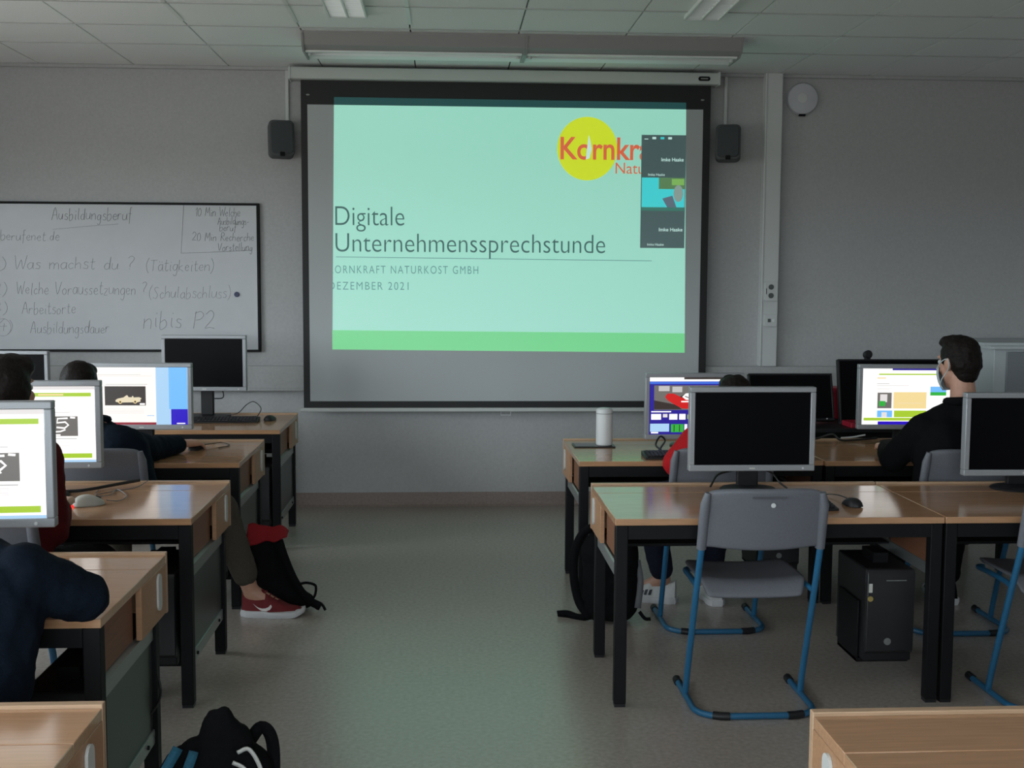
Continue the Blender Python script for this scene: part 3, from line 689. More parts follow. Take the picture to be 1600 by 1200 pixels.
def monitor(label, xc, yc, ztop, rz=0, base='round', page=None, W=.53, H=.352, shell=None, bez=.022, tilt=0, group='desktop monitors', webcam=False):
    sh = shell or M_SILVER
    s = thing('desktop_monitor', label, 'monitor', (xc, yc, .72), rz, group)
    zt = ztop-.72; zb = zt-H; zc = (zt+zb)/2
    hw = W/2
    R = Matrix.Translation((0, 0, zc)) @ Matrix.Rotation(tilt, 4, 'X') @ Matrix.Translation((0, 0, -zc))
    def put(mb, name, mt, par=s, **k):
        mb.v = [R @ q for q in mb.v]; return mb.build(name, mt, par, **k)
    f = MB()
    f.box(-hw, hw, -.03, .012, zt-bez, zt); f.box(-hw, hw, -.03, .012, zb, zb+bez+.004); f.box(-hw, -hw+bez, -.03, .012, zb+bez+.004, zt-bez); f.box(hw-bez, hw, -.03, .012, zb+bez+.004, zt-bez)
    put(f, 'bezel', sh, bevel=.003)
    b = MB(); b.box(-hw+.004, hw-.004, .012, .028, zb+.006, zt-.006); b.box(-hw*.6, hw*.6, .028, .055, zb+.06, zt-.05)
    put(b, 'back_shell', M_DARKPL, bevel=.008)
    sc = MB(); sc.box(-hw+bez, hw-bez, -.024, -.018, zb+bez+.004, zt-bez)
    scr = put(sc, 'screen', M_SCREENOFF)
    if page:
        im = MB(); sw, shh = W-2*bez, H-2*bez-.004
        SU = lambda u, w, y: (-hw+bez+u*sw, y, zb+bez+.004+w*shh)
        for k, it in enumerate(page()):
            y = -.0244-.00012*k
            if it[0] == 'poly':
                im.add([SU(u, w, y) for u, w in it[1]], [tuple(range(len(it[1])))], it[2]); continue
            if it[0] == 'disc':
                im.add([SU(it[1][0]+it[2]*math.cos(q*PI/8), it[1][1]+it[2]*sw/shh*math.sin(q*PI/8), y) for q in range(16)], [tuple(range(16))], it[3]); continue
            if it[0] == 'line':
                P = [V(p).to_3d() for p in it[1]]; 
                vs = []
                for q, p in enumerate(P):
                    t = P[min(q+1, len(P)-1)]-P[max(q-1, 0)]; n_ = V((-t.y, t.x, 0)); n_ = n_.normalized()*it[2]/2 if n_.length else V((0, 0, 0))
                    vs += [SU(p.x+n_.x, p.y+n_.y*1.6, y), SU(p.x-n_.x, p.y-n_.y*1.6, y)]
                im.add(vs, [(2*q, 2*q+1, 2*q+3, 2*q+2) for q in range(len(P)-1)], it[3]); continue
            (a, c, d, e, mt) = it
            im.add([(-hw+bez+a*sw, y, zb+bez+.004+d*shh), (-hw+bez+c*sw, y, zb+bez+.004+d*shh), (-hw+bez+c*sw, y, zb+bez+.004+e*shh), (-hw+bez+a*sw, y, zb+bez+.004+e*shh)], [(0, 1, 2, 3)], mt)
        im.keep = True
        put(im, 'screen_image', None, scr)
    p = MB(); p.box(-.012, .012, -.0315, -.030, zb+.009, zb+.015); put(p, 'badge', M_STICK)
    p = MB(); p.lathe([(.0045, -.033), (.0045, -.0295)], (hw-.05, 0, zb+.012), 12, 'y'); put(p, 'power_button', M_WHITE)
    nk = MB()
    if base == 'round':
        nk.box(-.045, .045, .035, .065, .012, zc-.02); nk.build('neck', M_DARKPL, s, bevel=.006)
        MB().lathe([(.118, 0), (.120, .006), (.112, .012), (.05, .020), (.045, .021)], (0, .03, 0), 36, sy=.82).build('base', M_DARKPL, s, smooth=35)
    else:
        nk.box(-.04, .04, .04, .075, .012, zc-.02); nk.build('neck', M_DARKPL, s, bevel=.006)
        MB().rrect('z', 0, .014, -.14, .14, -.09, .13, .03).build('base', M_DARKPL, s, bevel=.004)
    hg = MB(); hg.box(-.05, .05, .052, .078, zc-.06, zc+.06); hg.build('hinge', M_DARKPL, s, bevel=.004)
    if webcam:
        w = MB(); w.lathe([(.020, -.03), (.026, -.022), (.026, .012), (.018, .020)], (-.13, 0, zt+.032), 20, 'y')
        put(w, 'webcam', M_DARKPL, smooth=35)
        w = MB(); w.box(-.143, -.117, -.018, .026, zt-.006, zt+.012); put(w, 'webcam_clip', M_DARKPL)
    return s
monitor('silver framed monitor at the left picture edge, lowest and largest of the lit screens', -1.085-.265, 3.32, 1.262, math.radians(4), 'round', page_15)
monitor('silver framed monitor with white page, second lit screen from the picture left', -1.375-.265, 4.80, 1.194, math.radians(2), 'round', page_15)
monitor('silver framed monitor showing a cream car photo and blue desktop', -1.605, 6.35, 1.156, math.radians(-1), 'round', page_car)
monitor('switched off silver monitor below the whiteboard corner', -1.521, 7.58, 1.246, math.radians(-2), 'rect')
monitor('switched off monitor behind the dark haired heads under the whiteboard', -2.745, 7.58, 1.146, math.radians(-4), 'rect')
monitor('silver monitor showing a red car game page', 1.322, 6.22, 1.114, math.radians(1), 'round', page_game)
monitor('silver monitor with white page and coloured cards before the masked pupil', 2.497, 6.28, 1.157, math.radians(-2), 'round', page_cards)
monitor('switched off silver monitor behind the grey chair at centre right', 1.278, 4.86, 1.163, math.radians(0), 'round')
monitor('switched off silver monitor at the right picture edge', 2.452, 4.86, 1.138, math.radians(-1), 'round')
monitor('small black monitor tilted back on the front wall desk', 2.15, 7.25, 1.028, 0, 'rect', None, .53, .30, M_DARKPL, .012, math.radians(-16))
monitor('large black monitor with a webcam on top', 2.78, 7.25, 1.118, 0, 'rect', None, .66, .41, M_DARKPL, .012, math.radians(-12), webcam=True)

# ================================================================== CHAIRS
def make_chair():
    s = thing('school_chair', 'chair', 'chair', (0, 0, 0), 0, 'grey and blue school chairs')
    # sled runner on the floor, closed at the rear
    R = .012; pts = []
    pts += [(-.225, .20, R), (-.225, -.09, R)]
    for i in range(1, 6):
        t = PI/2*i/6; pts.append((-.225+.10*(1-math.cos(t)), -.09-.095*math.sin(t), R))
    pts += [(-.125, -.185, R), (.125, -.185, R)]
    for i in range(1, 6):
        t = PI/2*i/6; pts.append((.125+.10*math.sin(t), -.185+.095*(1-math.cos(t)), R))
    pts += [(.225, -.09, R), (.225, .20, R)]
    MB().tube(pts, R, 10).build('sled_runner', M_BLUE, s, smooth=50)
    for x in (-.225, .225):
        MB().tube([(x, .185, R), (x, .225, R+.002)], .0165, 10).build('end_cap', M_DARKPL, s, smooth=50)
        MB().tube([(x*.48, -.1865, R), (x*.62, -.1835, R), (x*.74, -.172, R)], .0155, 10).build('floor_glide', M_DARKPL, s, smooth=50)
        sg = 1 if x > 0 else -1
        up = [(x, .05, R+.004), (x*.995, .02, .12), (x*.985, -.10, .46), (x*.975, -.158, .62), (x*.975, -.166, .645)]
        MB().tube(smoothpath(up, 5), .0125, 10).build('upright', M_BLUE, s, smooth=50)
        rl = [(x*.985, -.10, .455), (x*.93, -.04, .463), (x*.90, .12, .462), (x*.86, .24, .455), (x*.70, .28, .448)]
        MB().tube(smoothpath(rl, 5), .011, 8).build('seat_rail', M_BLUE, s, smooth=50)
    # seat shell
    def seat(u, v):
        a = 2*u-1; y = -.115+.415*v
        hw = .205*(1-.10*abs(2*v-1)**4) - (.035*max(0, (v-.75)/.25)**2) - (.006*max(0, (.2-v)/.2)**2)
        x = a*hw
        z = .487 - .012*math.sin(PI*v)*(1-a*a) + .006*abs(a)**3
        if v < .15: z -= .060*((.15-v)/.15)**1.2; y += .020*((.15-v)/.15)
        if v > .82: z -= .035*((v-.82)/.18)**2
        return (x, y, z)
    MB().grid(seat, 16, 16).build('seat', M_SEAT, s, solid=.014, smooth=80, sub=1)
    # backrest shell
    def back(u, v):
        a = 2*u-1
        zt = .862 - .012*abs(a)**6
        zb = .628 + .018*abs(a)**2 - (.0 if abs(a) < .86 else .012*((abs(a)-.86)/.14))
        z = zb+(zt-zb)*v
        hw = .229 - .026*max(0, (v-.80)/.20)**3 - .004*v
        y = -.150-.22*(z-.63)*.85 - .030*(1-a*a)
        return (a*hw, y, z)
    MB().grid(back, 20, 14).build('backrest', M_SEAT, s, solid=.024, smooth=80, sub=1)
    for x in (-.219, .219):
        MB().tube([(x, -.158, .632), (x*.995, -.178, .72), (x*.99, -.199, .80), (x*.95, -.205, .845)], [.0185, .019, .019, .012], 10).build('tube_sleeve', M_SEAT, s, smooth=60)
    MB().tube([(-.055, -.2425, .832), (.065, -.2425, .832)], .007, 8, flat=.4).build('grip_recess', mat('grip_dark', (.10, .10, .115), .5), s)
    MB().lathe([(.009, -.006), (.008, -.008), (.001, -.008)], (.022, -.228, .803), 14, 'y').build('rivet', M_WHITE, s)
    return s
chair0 = make_chair()
chairs = [(1.148, 4.35, 0, 'empty grey shell chair with blue tube frame in front of the middle monitor'),
          (2.345, 4.35, 0, 'grey chair with blue frame cut off by the right picture edge'),
          (1.240, 5.395, 0, 'grey chair with blue frame under the red jacketed pupil'),
          (2.36, 5.32, 0, 'grey chair under the pupil with the face mask'),
          (-1.545, 5.43, 0, 'grey chair under the pupil with khaki trousers'),
          (-1.56, 4.075, 0, 'grey chair under the dark red jacketed pupil at left'),
          (-1.33, 2.86, 0, 'grey chair under the navy jacketed pupil at left edge')]
for i, (x, y, rz, lab) in enumerate(chairs):
    c = chair0 if i == 0 else copy_tree(chair0)
    c.location = (x, y, 0); c.rotation_euler = (0, 0, rz); c['label'] = lab

# ================================================================== PC TOWERS
def tower(x, y, z, label, w=.19, h=.42, d=.40):
    s = thing('computer_tower', label, 'computer', (x, y, z), 0, 'computer towers hung under desks')
    b = MB(); b.box(-w/2, w/2, 0, d, 0, h); b.build('case', M_DARKPL, s, bevel=.006)
    f = MB(); f.prism([(-.002, .03), (-.022, .045), (-.022, h-.02), (-.010, h), (-.002, h)], 'x', -w/2, w/2); fr = f.build('front_panel', mat('tower_front', (.016, .016, .018), .35, spec=.5), s, bevel=.004)
    MB().lathe([(.014, -.026), (.014, -.02)], (-.01, 0, .085), 18, 'y').build('power_button', M_RAIL, fr)
    MB().box(-.02, .06, -.0235, -.0215, h-.045, h-.041).build('drive_slot', M_RAIL, fr)
    MB().box(-w/2+.006, -w/2+.020, -.0235, -.0215, h-.09, h-.055).build('sticker', M_STICK, fr)
    MB().lathe([(.011, -.024), (.011, -.0215)], (-w/2+.013, 0, h-.115), 14, 'y').build('sticker', mat('gold_sticker', (.35, .26, .08), .4), fr)
    k = MB(); k.box(-w/2-.01, -w/2-.002, .05, d-.05, -.02, h*.62); k.box(w/2+.002, w/2+.01, .05, d-.05, -.02, h*.62); k.box(-w/2-.01, w/2+.01, .05, d-.05, -.02, -.004); k.build('cradle', M_BLACK, s, bevel=.003)
    k = MB(); k.box(-.03, .03, .1, d-.1, h, .72-.196-z); k.build('hanger', M_BLACK, s)
    return s
tower(1.735, 4.46, .115, 'black computer tower hung under the desk with the grey chair', h=.37, d=.33)
tower(-1.135, 7.03, .13, 'black computer tower under the desk nearest the whiteboard', h=.36)
tower(-1.17, 5.80, .13, 'black computer tower under the desk with the hand on a mouse', h=.36)
tower(-1.115, 4.47, .13, 'black computer tower under the desk with the beige mouse', h=.36)
tower(-1.045, 3.17, .13, 'black computer tower added under the desk with the navy sleeve', h=.36)  # added tower, fills the black area under this desk
tower(1.70, 5.85, .13, 'black computer tower under the desk with the white cylinder', h=.36)

# ================================================================== SMALL THINGS ON THE DESKS
def mouse(x, y, rz, label, mt=M_DARKPL, led=False, L=.105, W=.062, Hh=.036):
    s = thing('computer_mouse', label, 'mouse', (x, y, .72), rz, 'computer mice')
    def top(u, v):
        a = 2*u-1; t = 2*v-1
        w = W/2*math.sqrt(max(0, 1-abs(t)**3.2))*(1-.06*math.cos(PI*t))
        hh = Hh*max(0, 1-(t*1.0)**2)**.6*(.82-.22*t)
        return (a*w, t*L/2, .004+hh*max(0, 1-abs(a)**2.6)**.6)
    MB().grid(top, 12, 16).build('shell', mt, s, smooth=180)
    bt = MB(); bt.lathe([(W/2*.93, .0), (W/2*.96, .006)], (0, 0, 0), 20, sy=L/W*.97); bt.build('underside', mt, s)
    MB().tube([(0, L*.22, Hh*.72), (0, L*.36, Hh*.50)], .004, 8).build('scroll_wheel', M_BLACK, s)
    if led: MB().lathe([(.012, .0), (.010, .008)], (0, -L/2-.002, .0008), 12).build('tail_light', M_LED, s)
    return s
def cable(label, pts, r=.003, mt=M_CABLE, n=6):
    P = [V(p) for p in pts]; o = P[0]
    q = MB(o); q.tube(smoothpath(P, 6), r, n); ob = q.build('cable', mt, None, smooth=60); ob.location = o
    return tag(ob, label, 'cable')
def keyboard(x, y, rz, label, W=.44, D=.15):
    s = thing('keyboard', label, 'keyboard', (x, y, .72), rz, 'keyboards')
    MB().prism([(-D/2, 0), (D/2, 0), (D/2, .024), (-D/2, .010)], 'x', -W/2, W/2).build('tray', M_DARKPL, s, bevel=.003)
    k = MB()
    for j in range(5):
        for i in range(21):
            x0 = -W/2+.012+i*(W-.024)/21; y0 = -D/2+.012+j*(D-.03)/5; z0 = .011+(y0+D/2)/D*.014
            k.box(x0+.001, x0+(W-.024)/21-.002, y0+.001, y0+(D-.03)/5-.003, z0, z0+.008)
    ko = k.build('keys', M_DARKPL, s); ko['kind'] = 'stuff'
    return s
mouse(1.603, 4.53, math.radians(10), 'black mouse on the desk with the grey chair')
keyboard(1.305, 4.50, 0, 'black keyboard behind the empty grey chair', W=.42)
cable('thin black mouse cord on the desk with the grey chair', [(1.606, 4.58, .738), (1.60, 4.68, .735), (1.57, 4.74, .728), (1.50, 4.66, .724), (1.42, 4.68, .724), (1.36, 4.80, .724)], .0022)
keyboard(1.20, 5.83, 0, 'black keyboard before the red car game monitor', W=.42)
cable('black looped cable beneath the red car game monitor', [(1.12, 6.05, .724), (1.10, 6.10, .745), (1.13, 6.14, .785), (1.16, 6.16, .76), (1.13, 6.10, .735), (1.10, 6.02, .724)], .005)
mouse(2.36, 5.99, 0, 'black mouse beside the masked pupil')
mouse(-1.385, 4.63, math.radians(-62), 'beige mouse glowing red at its tail', M_MOUSEW, True, L=.125, W=.072, Hh=.048)
cable('grey cord curling away from the beige mouse', [(-1.325, 4.66, .735), (-1.29, 4.70, .725), (-1.285, 4.80, .724), (-1.33, 4.90, .726), (-1.37, 4.96, .724), (-1.36, 4.84, .724), (-1.40, 4.80, .724)], .0022, M_GREYC)
cable('thick black cable bundle lying at the rear of the beige mouse desk', [(-1.62, 4.90, .727), (-1.50, 4.92, .728), (-1.40, 5.00, .735), (-1.30, 5.07, .745)], .007)
cable('thin grey cord loop behind the beige mouse', [(-1.27, 5.09, .74), (-1.30, 5.00, .725), (-1.37, 4.92, .724), (-1.42, 4.85, .724), (-1.44, 4.95, .724)], .002, M_GREYC)
keyboard(-1.385, 7.36, math.radians(2), 'black keyboard below the switched off monitor near the whiteboard', W=.46)
mouse(-1.095, 7.43, math.radians(-20), 'black mouse at the end of the desk nearest the whiteboard')
cable('black cable loop beside the idle monitor near the whiteboard', [(-1.50, 7.62, .73), (-1.40, 7.60, .735), (-1.32, 7.58, .75), (-1.27, 7.62, .80), (-1.22, 7.60, .82), (-1.17, 7.56, .78), (-1.19, 7.50, .73)], .003)
cable('black cable hanging at the rear of the idle monitor near the whiteboard', [(-1.56, 7.68, .86), (-1.45, 7.68, .90), (-1.43, 7.68, .84), (-1.50, 7.66, .835)], .004)
mouse(-1.284, 6.150, math.radians(-28), 'black mouse under the hand of the pupil in khaki trousers', Hh=.030)
cable('thin black mouse cord beside the hand of the pupil', [(-1.28, 6.17, .735), (-1.24, 6.26, .735), (-1.19, 6.34, .73), (-1.14, 6.28, .724), (-1.18, 6.18, .724)], .0025)
cable('black cables below the middle switched off monitor', [(1.12, 4.90, .735), (1.16, 4.95, .775), (1.22, 4.97, .79), (1.28, 4.96, .80)], .005)
cable('short black cable right of the middle monitor stand', [(1.36, 4.93, .80), (1.40, 4.95, .78), (1.42, 4.92, .75), (1.45, 4.90, .725)], .004)
cable('black cable tangle behind the desk with coloured card screen', [(1.96, 6.36, .726), (2.06, 6.41, .735), (2.14, 6.40, .76), (2.18, 6.38, .73), (2.28, 6.40, .728), (2.40, 6.42, .735)], .006)
cable('white cable plug end behind the desk with coloured card screen', [(2.20, 6.43, .735), (2.27, 6.44, .738), (2.34, 6.44, .75)], .005, M_WHITE)
cable('black power cord dangling beside the left desk leg near the backpack', [(-.93, 3.55, .50), (-.91, 3.66, .40), (-.89, 3.66, .30), (-.93, 3.60, .24), (-1.02, 3.55, .20)], .004)
# white cylinder on a dark plate
s = thing('cylinder_speaker', 'white upright cylinder standing on a thin dark plate', 'speaker', (.846, 6.235, .727))
MB().lathe([(.038, 0), (.043, .004), (.044, .012), (.044, .186), (.041, .193), (.034, .196), (.001, .196)], (0, 0, 0), 36).build('body', mat('white_cylinder', (.62, .62, .62), .5), s, smooth=35)
MB().lathe([(.030, .1955), (.028, .199), (.001, .199)], (0, 0, 0), 30).build('top_cap', M_WHITE, s, smooth=35)
MB().lathe([(.0445, .168), (.0445, .172)], (0, 0, 0), 36).build('groove', mat('badge_grey', (.3, .3, .3), .5), s)
s = thing('tablet_plate', 'thin dark flat plate under the white cylinder', 'tablet', (.79, 6.245, .72))
MB().rrect('z', 0, .006, -.110, .110, -.075, .075, .01).build('slab', M_DARKPL, s, bevel=.002)
MB().rrect('z', .006, .007, -.102, .102, -.067, .067, .006).build('glass', M_GLASSY, s)
# red box behind the webcam monitor
s = thing('document_folder', 'flat red folder lying below the large black monitor', 'folder', (2.62, 7.06, .72))
MB().rrect('z', 0, .030, -.17, .17, -.07, .10, .008).build('cover', M_REDPL, s, bevel=.003)
MB().box(-.165, .165, -.062, .096, .006, .024).build('pages', M_WHITE, s)
MB().box(-.172, -.160, -.06, .09, .004, .026).build('spine', M_REDPL, s)
s = thing('storage_box', 'red plastic box standing between the two black monitors', 'box', (2.63, 7.52, .72))
MB().box(-.20, .20, -.06, .10, 0, .20).build('body', M_REDPL, s, bevel=.008)
MB().box(-.206, .206, -.066, .106, .165, .190).build('rim', M_REDPL, s, bevel=.004)
MB().rrect('y', -.07, -.0595, -.05, .05, .10, .13, .012).build('handle', M_REDPL, s)
# white cabinet at the right of the front wall
s = thing('steel_cabinet', 'low white cabinet by the front wall at the right edge', 'cabinet', (4.02, 7.92, 0)); o = s.location
MB(o).box(3.62, 4.50, 7.62, 8.27, .06, 1.165).build('body', M_CAB, s, bevel=.004)
MB(o).box(3.57, 4.55, 7.56, 8.30, 1.165, 1.185).build('top_board', M_CAB, s, bevel=.003)
MB(o).box(3.55, 4.56, 7.62, 8.31, 1.185, 1.205).build('black_edge_board', M_CAB, s, bevel=.002)
for a, b in ((3.70, 4.06), (4.066, 4.50)):
    dr = MB(o).box(a, b, 7.602, 7.62, .09, 1.145).build('door', M_CABF, s, bevel=.003)
    MB(o).lathe([(.02, -.012), (.02, 0)], ((a+b)/2+.06, 7.602, .99), 14, 'y').build('lock', M_DARKPL, dr)
MB(o).box(3.60, 4.52, 7.60, 8.28, 0, .06).build('plinth', M_BLACK, s)

# ================================================================== SHOES
def shoe(parent, name, heel, direction, L, up_mt, sole_mt, mark, side):
    """side = +1 if the outer (marked) side is on the right of the walking direction"""
    h = V(heel); d = V(direction).normalized(); r = d.cross(V((0, 0, 1))).normalized(); u = V((0, 0, 1))
    def P(t, w, z): return h + d*(t*L) + r*w + u*z
    wid = lambda t: .034+.014*math.sin(PI*min(1, max(0, t))**.9)*1.0 + (.006 if .45 < t < .9 else 0) if t < .93 else .034*(1-(t-.93)/.07*.6)
    top = lambda t: (.118-.020*max(0, 1-abs(t-.10)/.10) if t < .20 else .118+.012*math.sin(PI/2*(t-.20)/.13) if t < .33 else .130-.078*((t-.33)/.42)**.8 if t < .75 else .052-.012*((t-.75)/.25))
    N, K = 26, 16
    up = MB(); vs = []; fs = []
    for i in range(N+1):
        t = i/N; w, z1 = wid(t)*(.96 if t > .05 else .75), top(t)
        if t > .93: z1 = top(.93)-(t-.93)/.07*.008
        for k in range(K+1):
            a = PI*k/K; ex = .62
            cx = math.copysign(abs(math.cos(a))**ex, math.cos(a)); sz = math.sin(a)**.72
            vs.append(P(.015+t*.965, w*cx*(1-.28*(sz if t < .4 else 0)), .018+(z1-.018)*sz))
    fs = [(i*(K+1)+k, i*(K+1)+k+1, (i+1)*(K+1)+k+1, (i+1)*(K+1)+k) for i in range(N) for k in range(K)]
    fs += [tuple(range(K+1)), tuple(N*(K+1)+k for k in range(K+1))]
    up.add(vs, fs); ob = up.build('shoe', up_mt, parent, smooth=70); ob.name = 'shoe'
    so = MB(); outl = []
    for i in range(N+1): t = i/N; outl.append((t, wid(t)*(1.10 if t > .04 else .8)))
    def z0(t): return .0 + (.020*max(0, (t-.78)/.22)**2)
    vs = []; n = len(outl)
    ring = [(t, w) for t, w in outl] + [(t, -w) for t, w in outl[::-1]]
    vs = [P(t, w*.93, z0(t)) for t, w in ring] + [P(t-.012 if t < .5 else t+.01, w*1.04, z0(t)+.016) for t, w in ring] + [P(t, w, z0(t)+.032-.006*t) for t, w in ring]
    m_ = len(ring)
    fs = [tuple(range(m_))[::-1], tuple(range(2*m_, 3*m_))] + [(j*m_+i, j*m_+(i+1) % m_, (j+1)*m_+(i+1) % m_, (j+1)*m_+i) for j in range(2) for i in range(m_)]
    so.add(vs, fs); so.build('sole', sole_mt, ob, smooth=60)
    def S(t, z):   # a point just proud of the outer side wall of the upper
        z1 = top(t); sz = min(.98, max(0.02, (z-.018)/(z1-.018))); a = math.asin(min(1, sz**(1/.72)))
        w = wid(t)*.96*abs(math.cos(a))**.62*(1-.28*(sz if t < .4 else 0))
        return P(.015+t*.965, side*(w+.0025), z)
    if mark == 'swoosh':
        A = [(.20, .066), (.24, .057), (.29, .049), (.35, .045), (.41, .047), (.46, .054), (.50, .066)]
        Bq = [(.20, .066), (.25, .052), (.30, .041), (.35, .034), (.42, .033), (.49, .042), (.52, .056)]
        q = MB(); q.add([S(*a) for a in A]+[S(*b) for b in Bq], [(i, i+1, 7+i+1, 7+i) for i in range(6)]); q.build('side_mark', M_MARK, ob, solid=.0015)
    else:
        for t in (.40, .47, .54):
            q = MB(); q.add([S(t, .040), S(t+.045, .040), S(t+.020, .066 if t < .5 else .060), S(t-.025, .068 if t < .5 else .062)], [(0, 1, 2, 3)]); q.build('side_stripe', M_STRIPE, ob, solid=.0015)
    la = MB()
    for i in range(4):
        t = .38+.07*i; z = top(t)+.003; la.tube([P(.015+t*.965, -.018, z-.004), P(.015+t*.965+.02, 0, z), P(.015+t*.965, .018, z-.004)], .003, 5)
    la.build('laces', up_mt, ob)
    return ob

# ================================================================== PEOPLE
_tex = {}
def clouds(size):
    if size not in _tex:
        t = bpy.data.textures.new('folds', 'CLOUDS'); t.noise_scale = size; t.noise_depth = 2; _tex[size] = t
    return _tex[size]
def skin(mb, name, mt, parent, voxel=.008, iters=6, disp=0.0, dsize=.08):
    me = mb.mesh(name, mt)
    ob = bpy.data.objects.new(name, me); COL.objects.link(ob)
    r = ob.modifiers.new('remesh', 'REMESH'); r.mode = 'VOXEL'; r.voxel_size = voxel; r.use_smooth_shade = True
    if iters:
        sm = ob.modifiers.new('smooth', 'SMOOTH'); sm.iterations = iters; sm.factor = .5
    if disp:
        dp = ob.modifiers.new('folds', 'DISPLACE'); dp.texture = clouds(dsize); dp.strength = disp; dp.mid_level = .5; dp.texture_coords = 'LOCAL'
    dg = bpy.context.evaluated_depsgraph_get()
    me2 = bpy.data.meshes.new_from_object(ob.evaluated_get(dg)); me2.name = name
    bpy.data.objects.remove(ob); bpy.data.meshes.remove(me)
    me2.materials.clear(); me2.materials.append(mt)
    smooth_mesh(me2, 180)
    return link(name, me2, parent)
def hand(mb, wrist, d, nrm, side, curl=.35):
    """wrist point, finger direction d, back-of-hand normal nrm, side=+1 thumb on +right"""
    w = V(wrist); d = V(d).normalized(); nrm = V(nrm); nrm = (nrm-d*nrm.dot(d)).normalized(); r = d.cross(nrm).normalized()*side
    lens = [.070, .080, .074, .058]
    for i in range(4):
        off = (.030-.020*i)
        k0 = w + d*.085 + r*off - nrm*(.003*abs(i-1))
        mb.capsule(w+r*off*.5+d*.01, .020, k0, .0155)
        p, ang = k0, curl*.6
        dirn = (d + r*(.10-.06*i)).normalized()
        for j, f in enumerate((.45, .32, .23)):
            dd = (dirn*math.cos(ang) - nrm*math.sin(ang)).normalized()
            q = p+dd*lens[i]*f; mb.capsule(p, .0108-.0012*j, q, .0100-.0012*j, 10, 4); p = q; ang += curl*.8
    t0 = w+d*.025+r*.026; t1 = t0+(d*.6+r*.75-nrm*.25).normalized()*.042; t2 = t1+(d*.95+r*.25-nrm*.2).normalized()*.030; t3 = t2+(d*1.0-nrm*.15).normalized()*.022
    mb.capsule(t0, .015, t1, .0115); mb.capsule(t1, .0112, t2, .0098); mb.capsule(t2, .0098, t3, .008)
def head(mb, c, f, u):
    c = V(c); f = V(f).normalized(); u = V(u); u = (u-f*u.dot(f)).normalized(); r = f.cross(u).normalized()
    E = mb.ellip
    E(c+u*.028-f*.008, (r*.073, f*.094, u*.088)); E(c-u*.035+f*.022, (r*.060, f*.068, u*.078)); E(c-u*.088+f*.048, (r*.034, f*.034, u*.028))
    mb.capsule(c+f*.086+u*.022, .010, c+f*.106-u*.020, .0155); E(c+f*.094-u*.022, (r*.018, f*.012, u*.009))
    E(c+f*.080+u*.036, (r*.052, f*.014, u*.012))
    E(c+f*.083-u*.053, (r*.024, f*.010, u*.0065)); E(c+f*.081-u*.066, (r*.021, f*.011, u*.008))
    for sgn in (-1, 1):
        E(c+r*sgn*.074-f*.006-u*.004, (r*.009, f*.020, u*.033)); E(c+r*sgn*.080-f*.014+u*.006, (r*.007, f*.014, u*.024))
        E(c+r*sgn*.040+f*.058-u*.018, (r*.026, f*.026, u*.024))
    return c, f, u, r
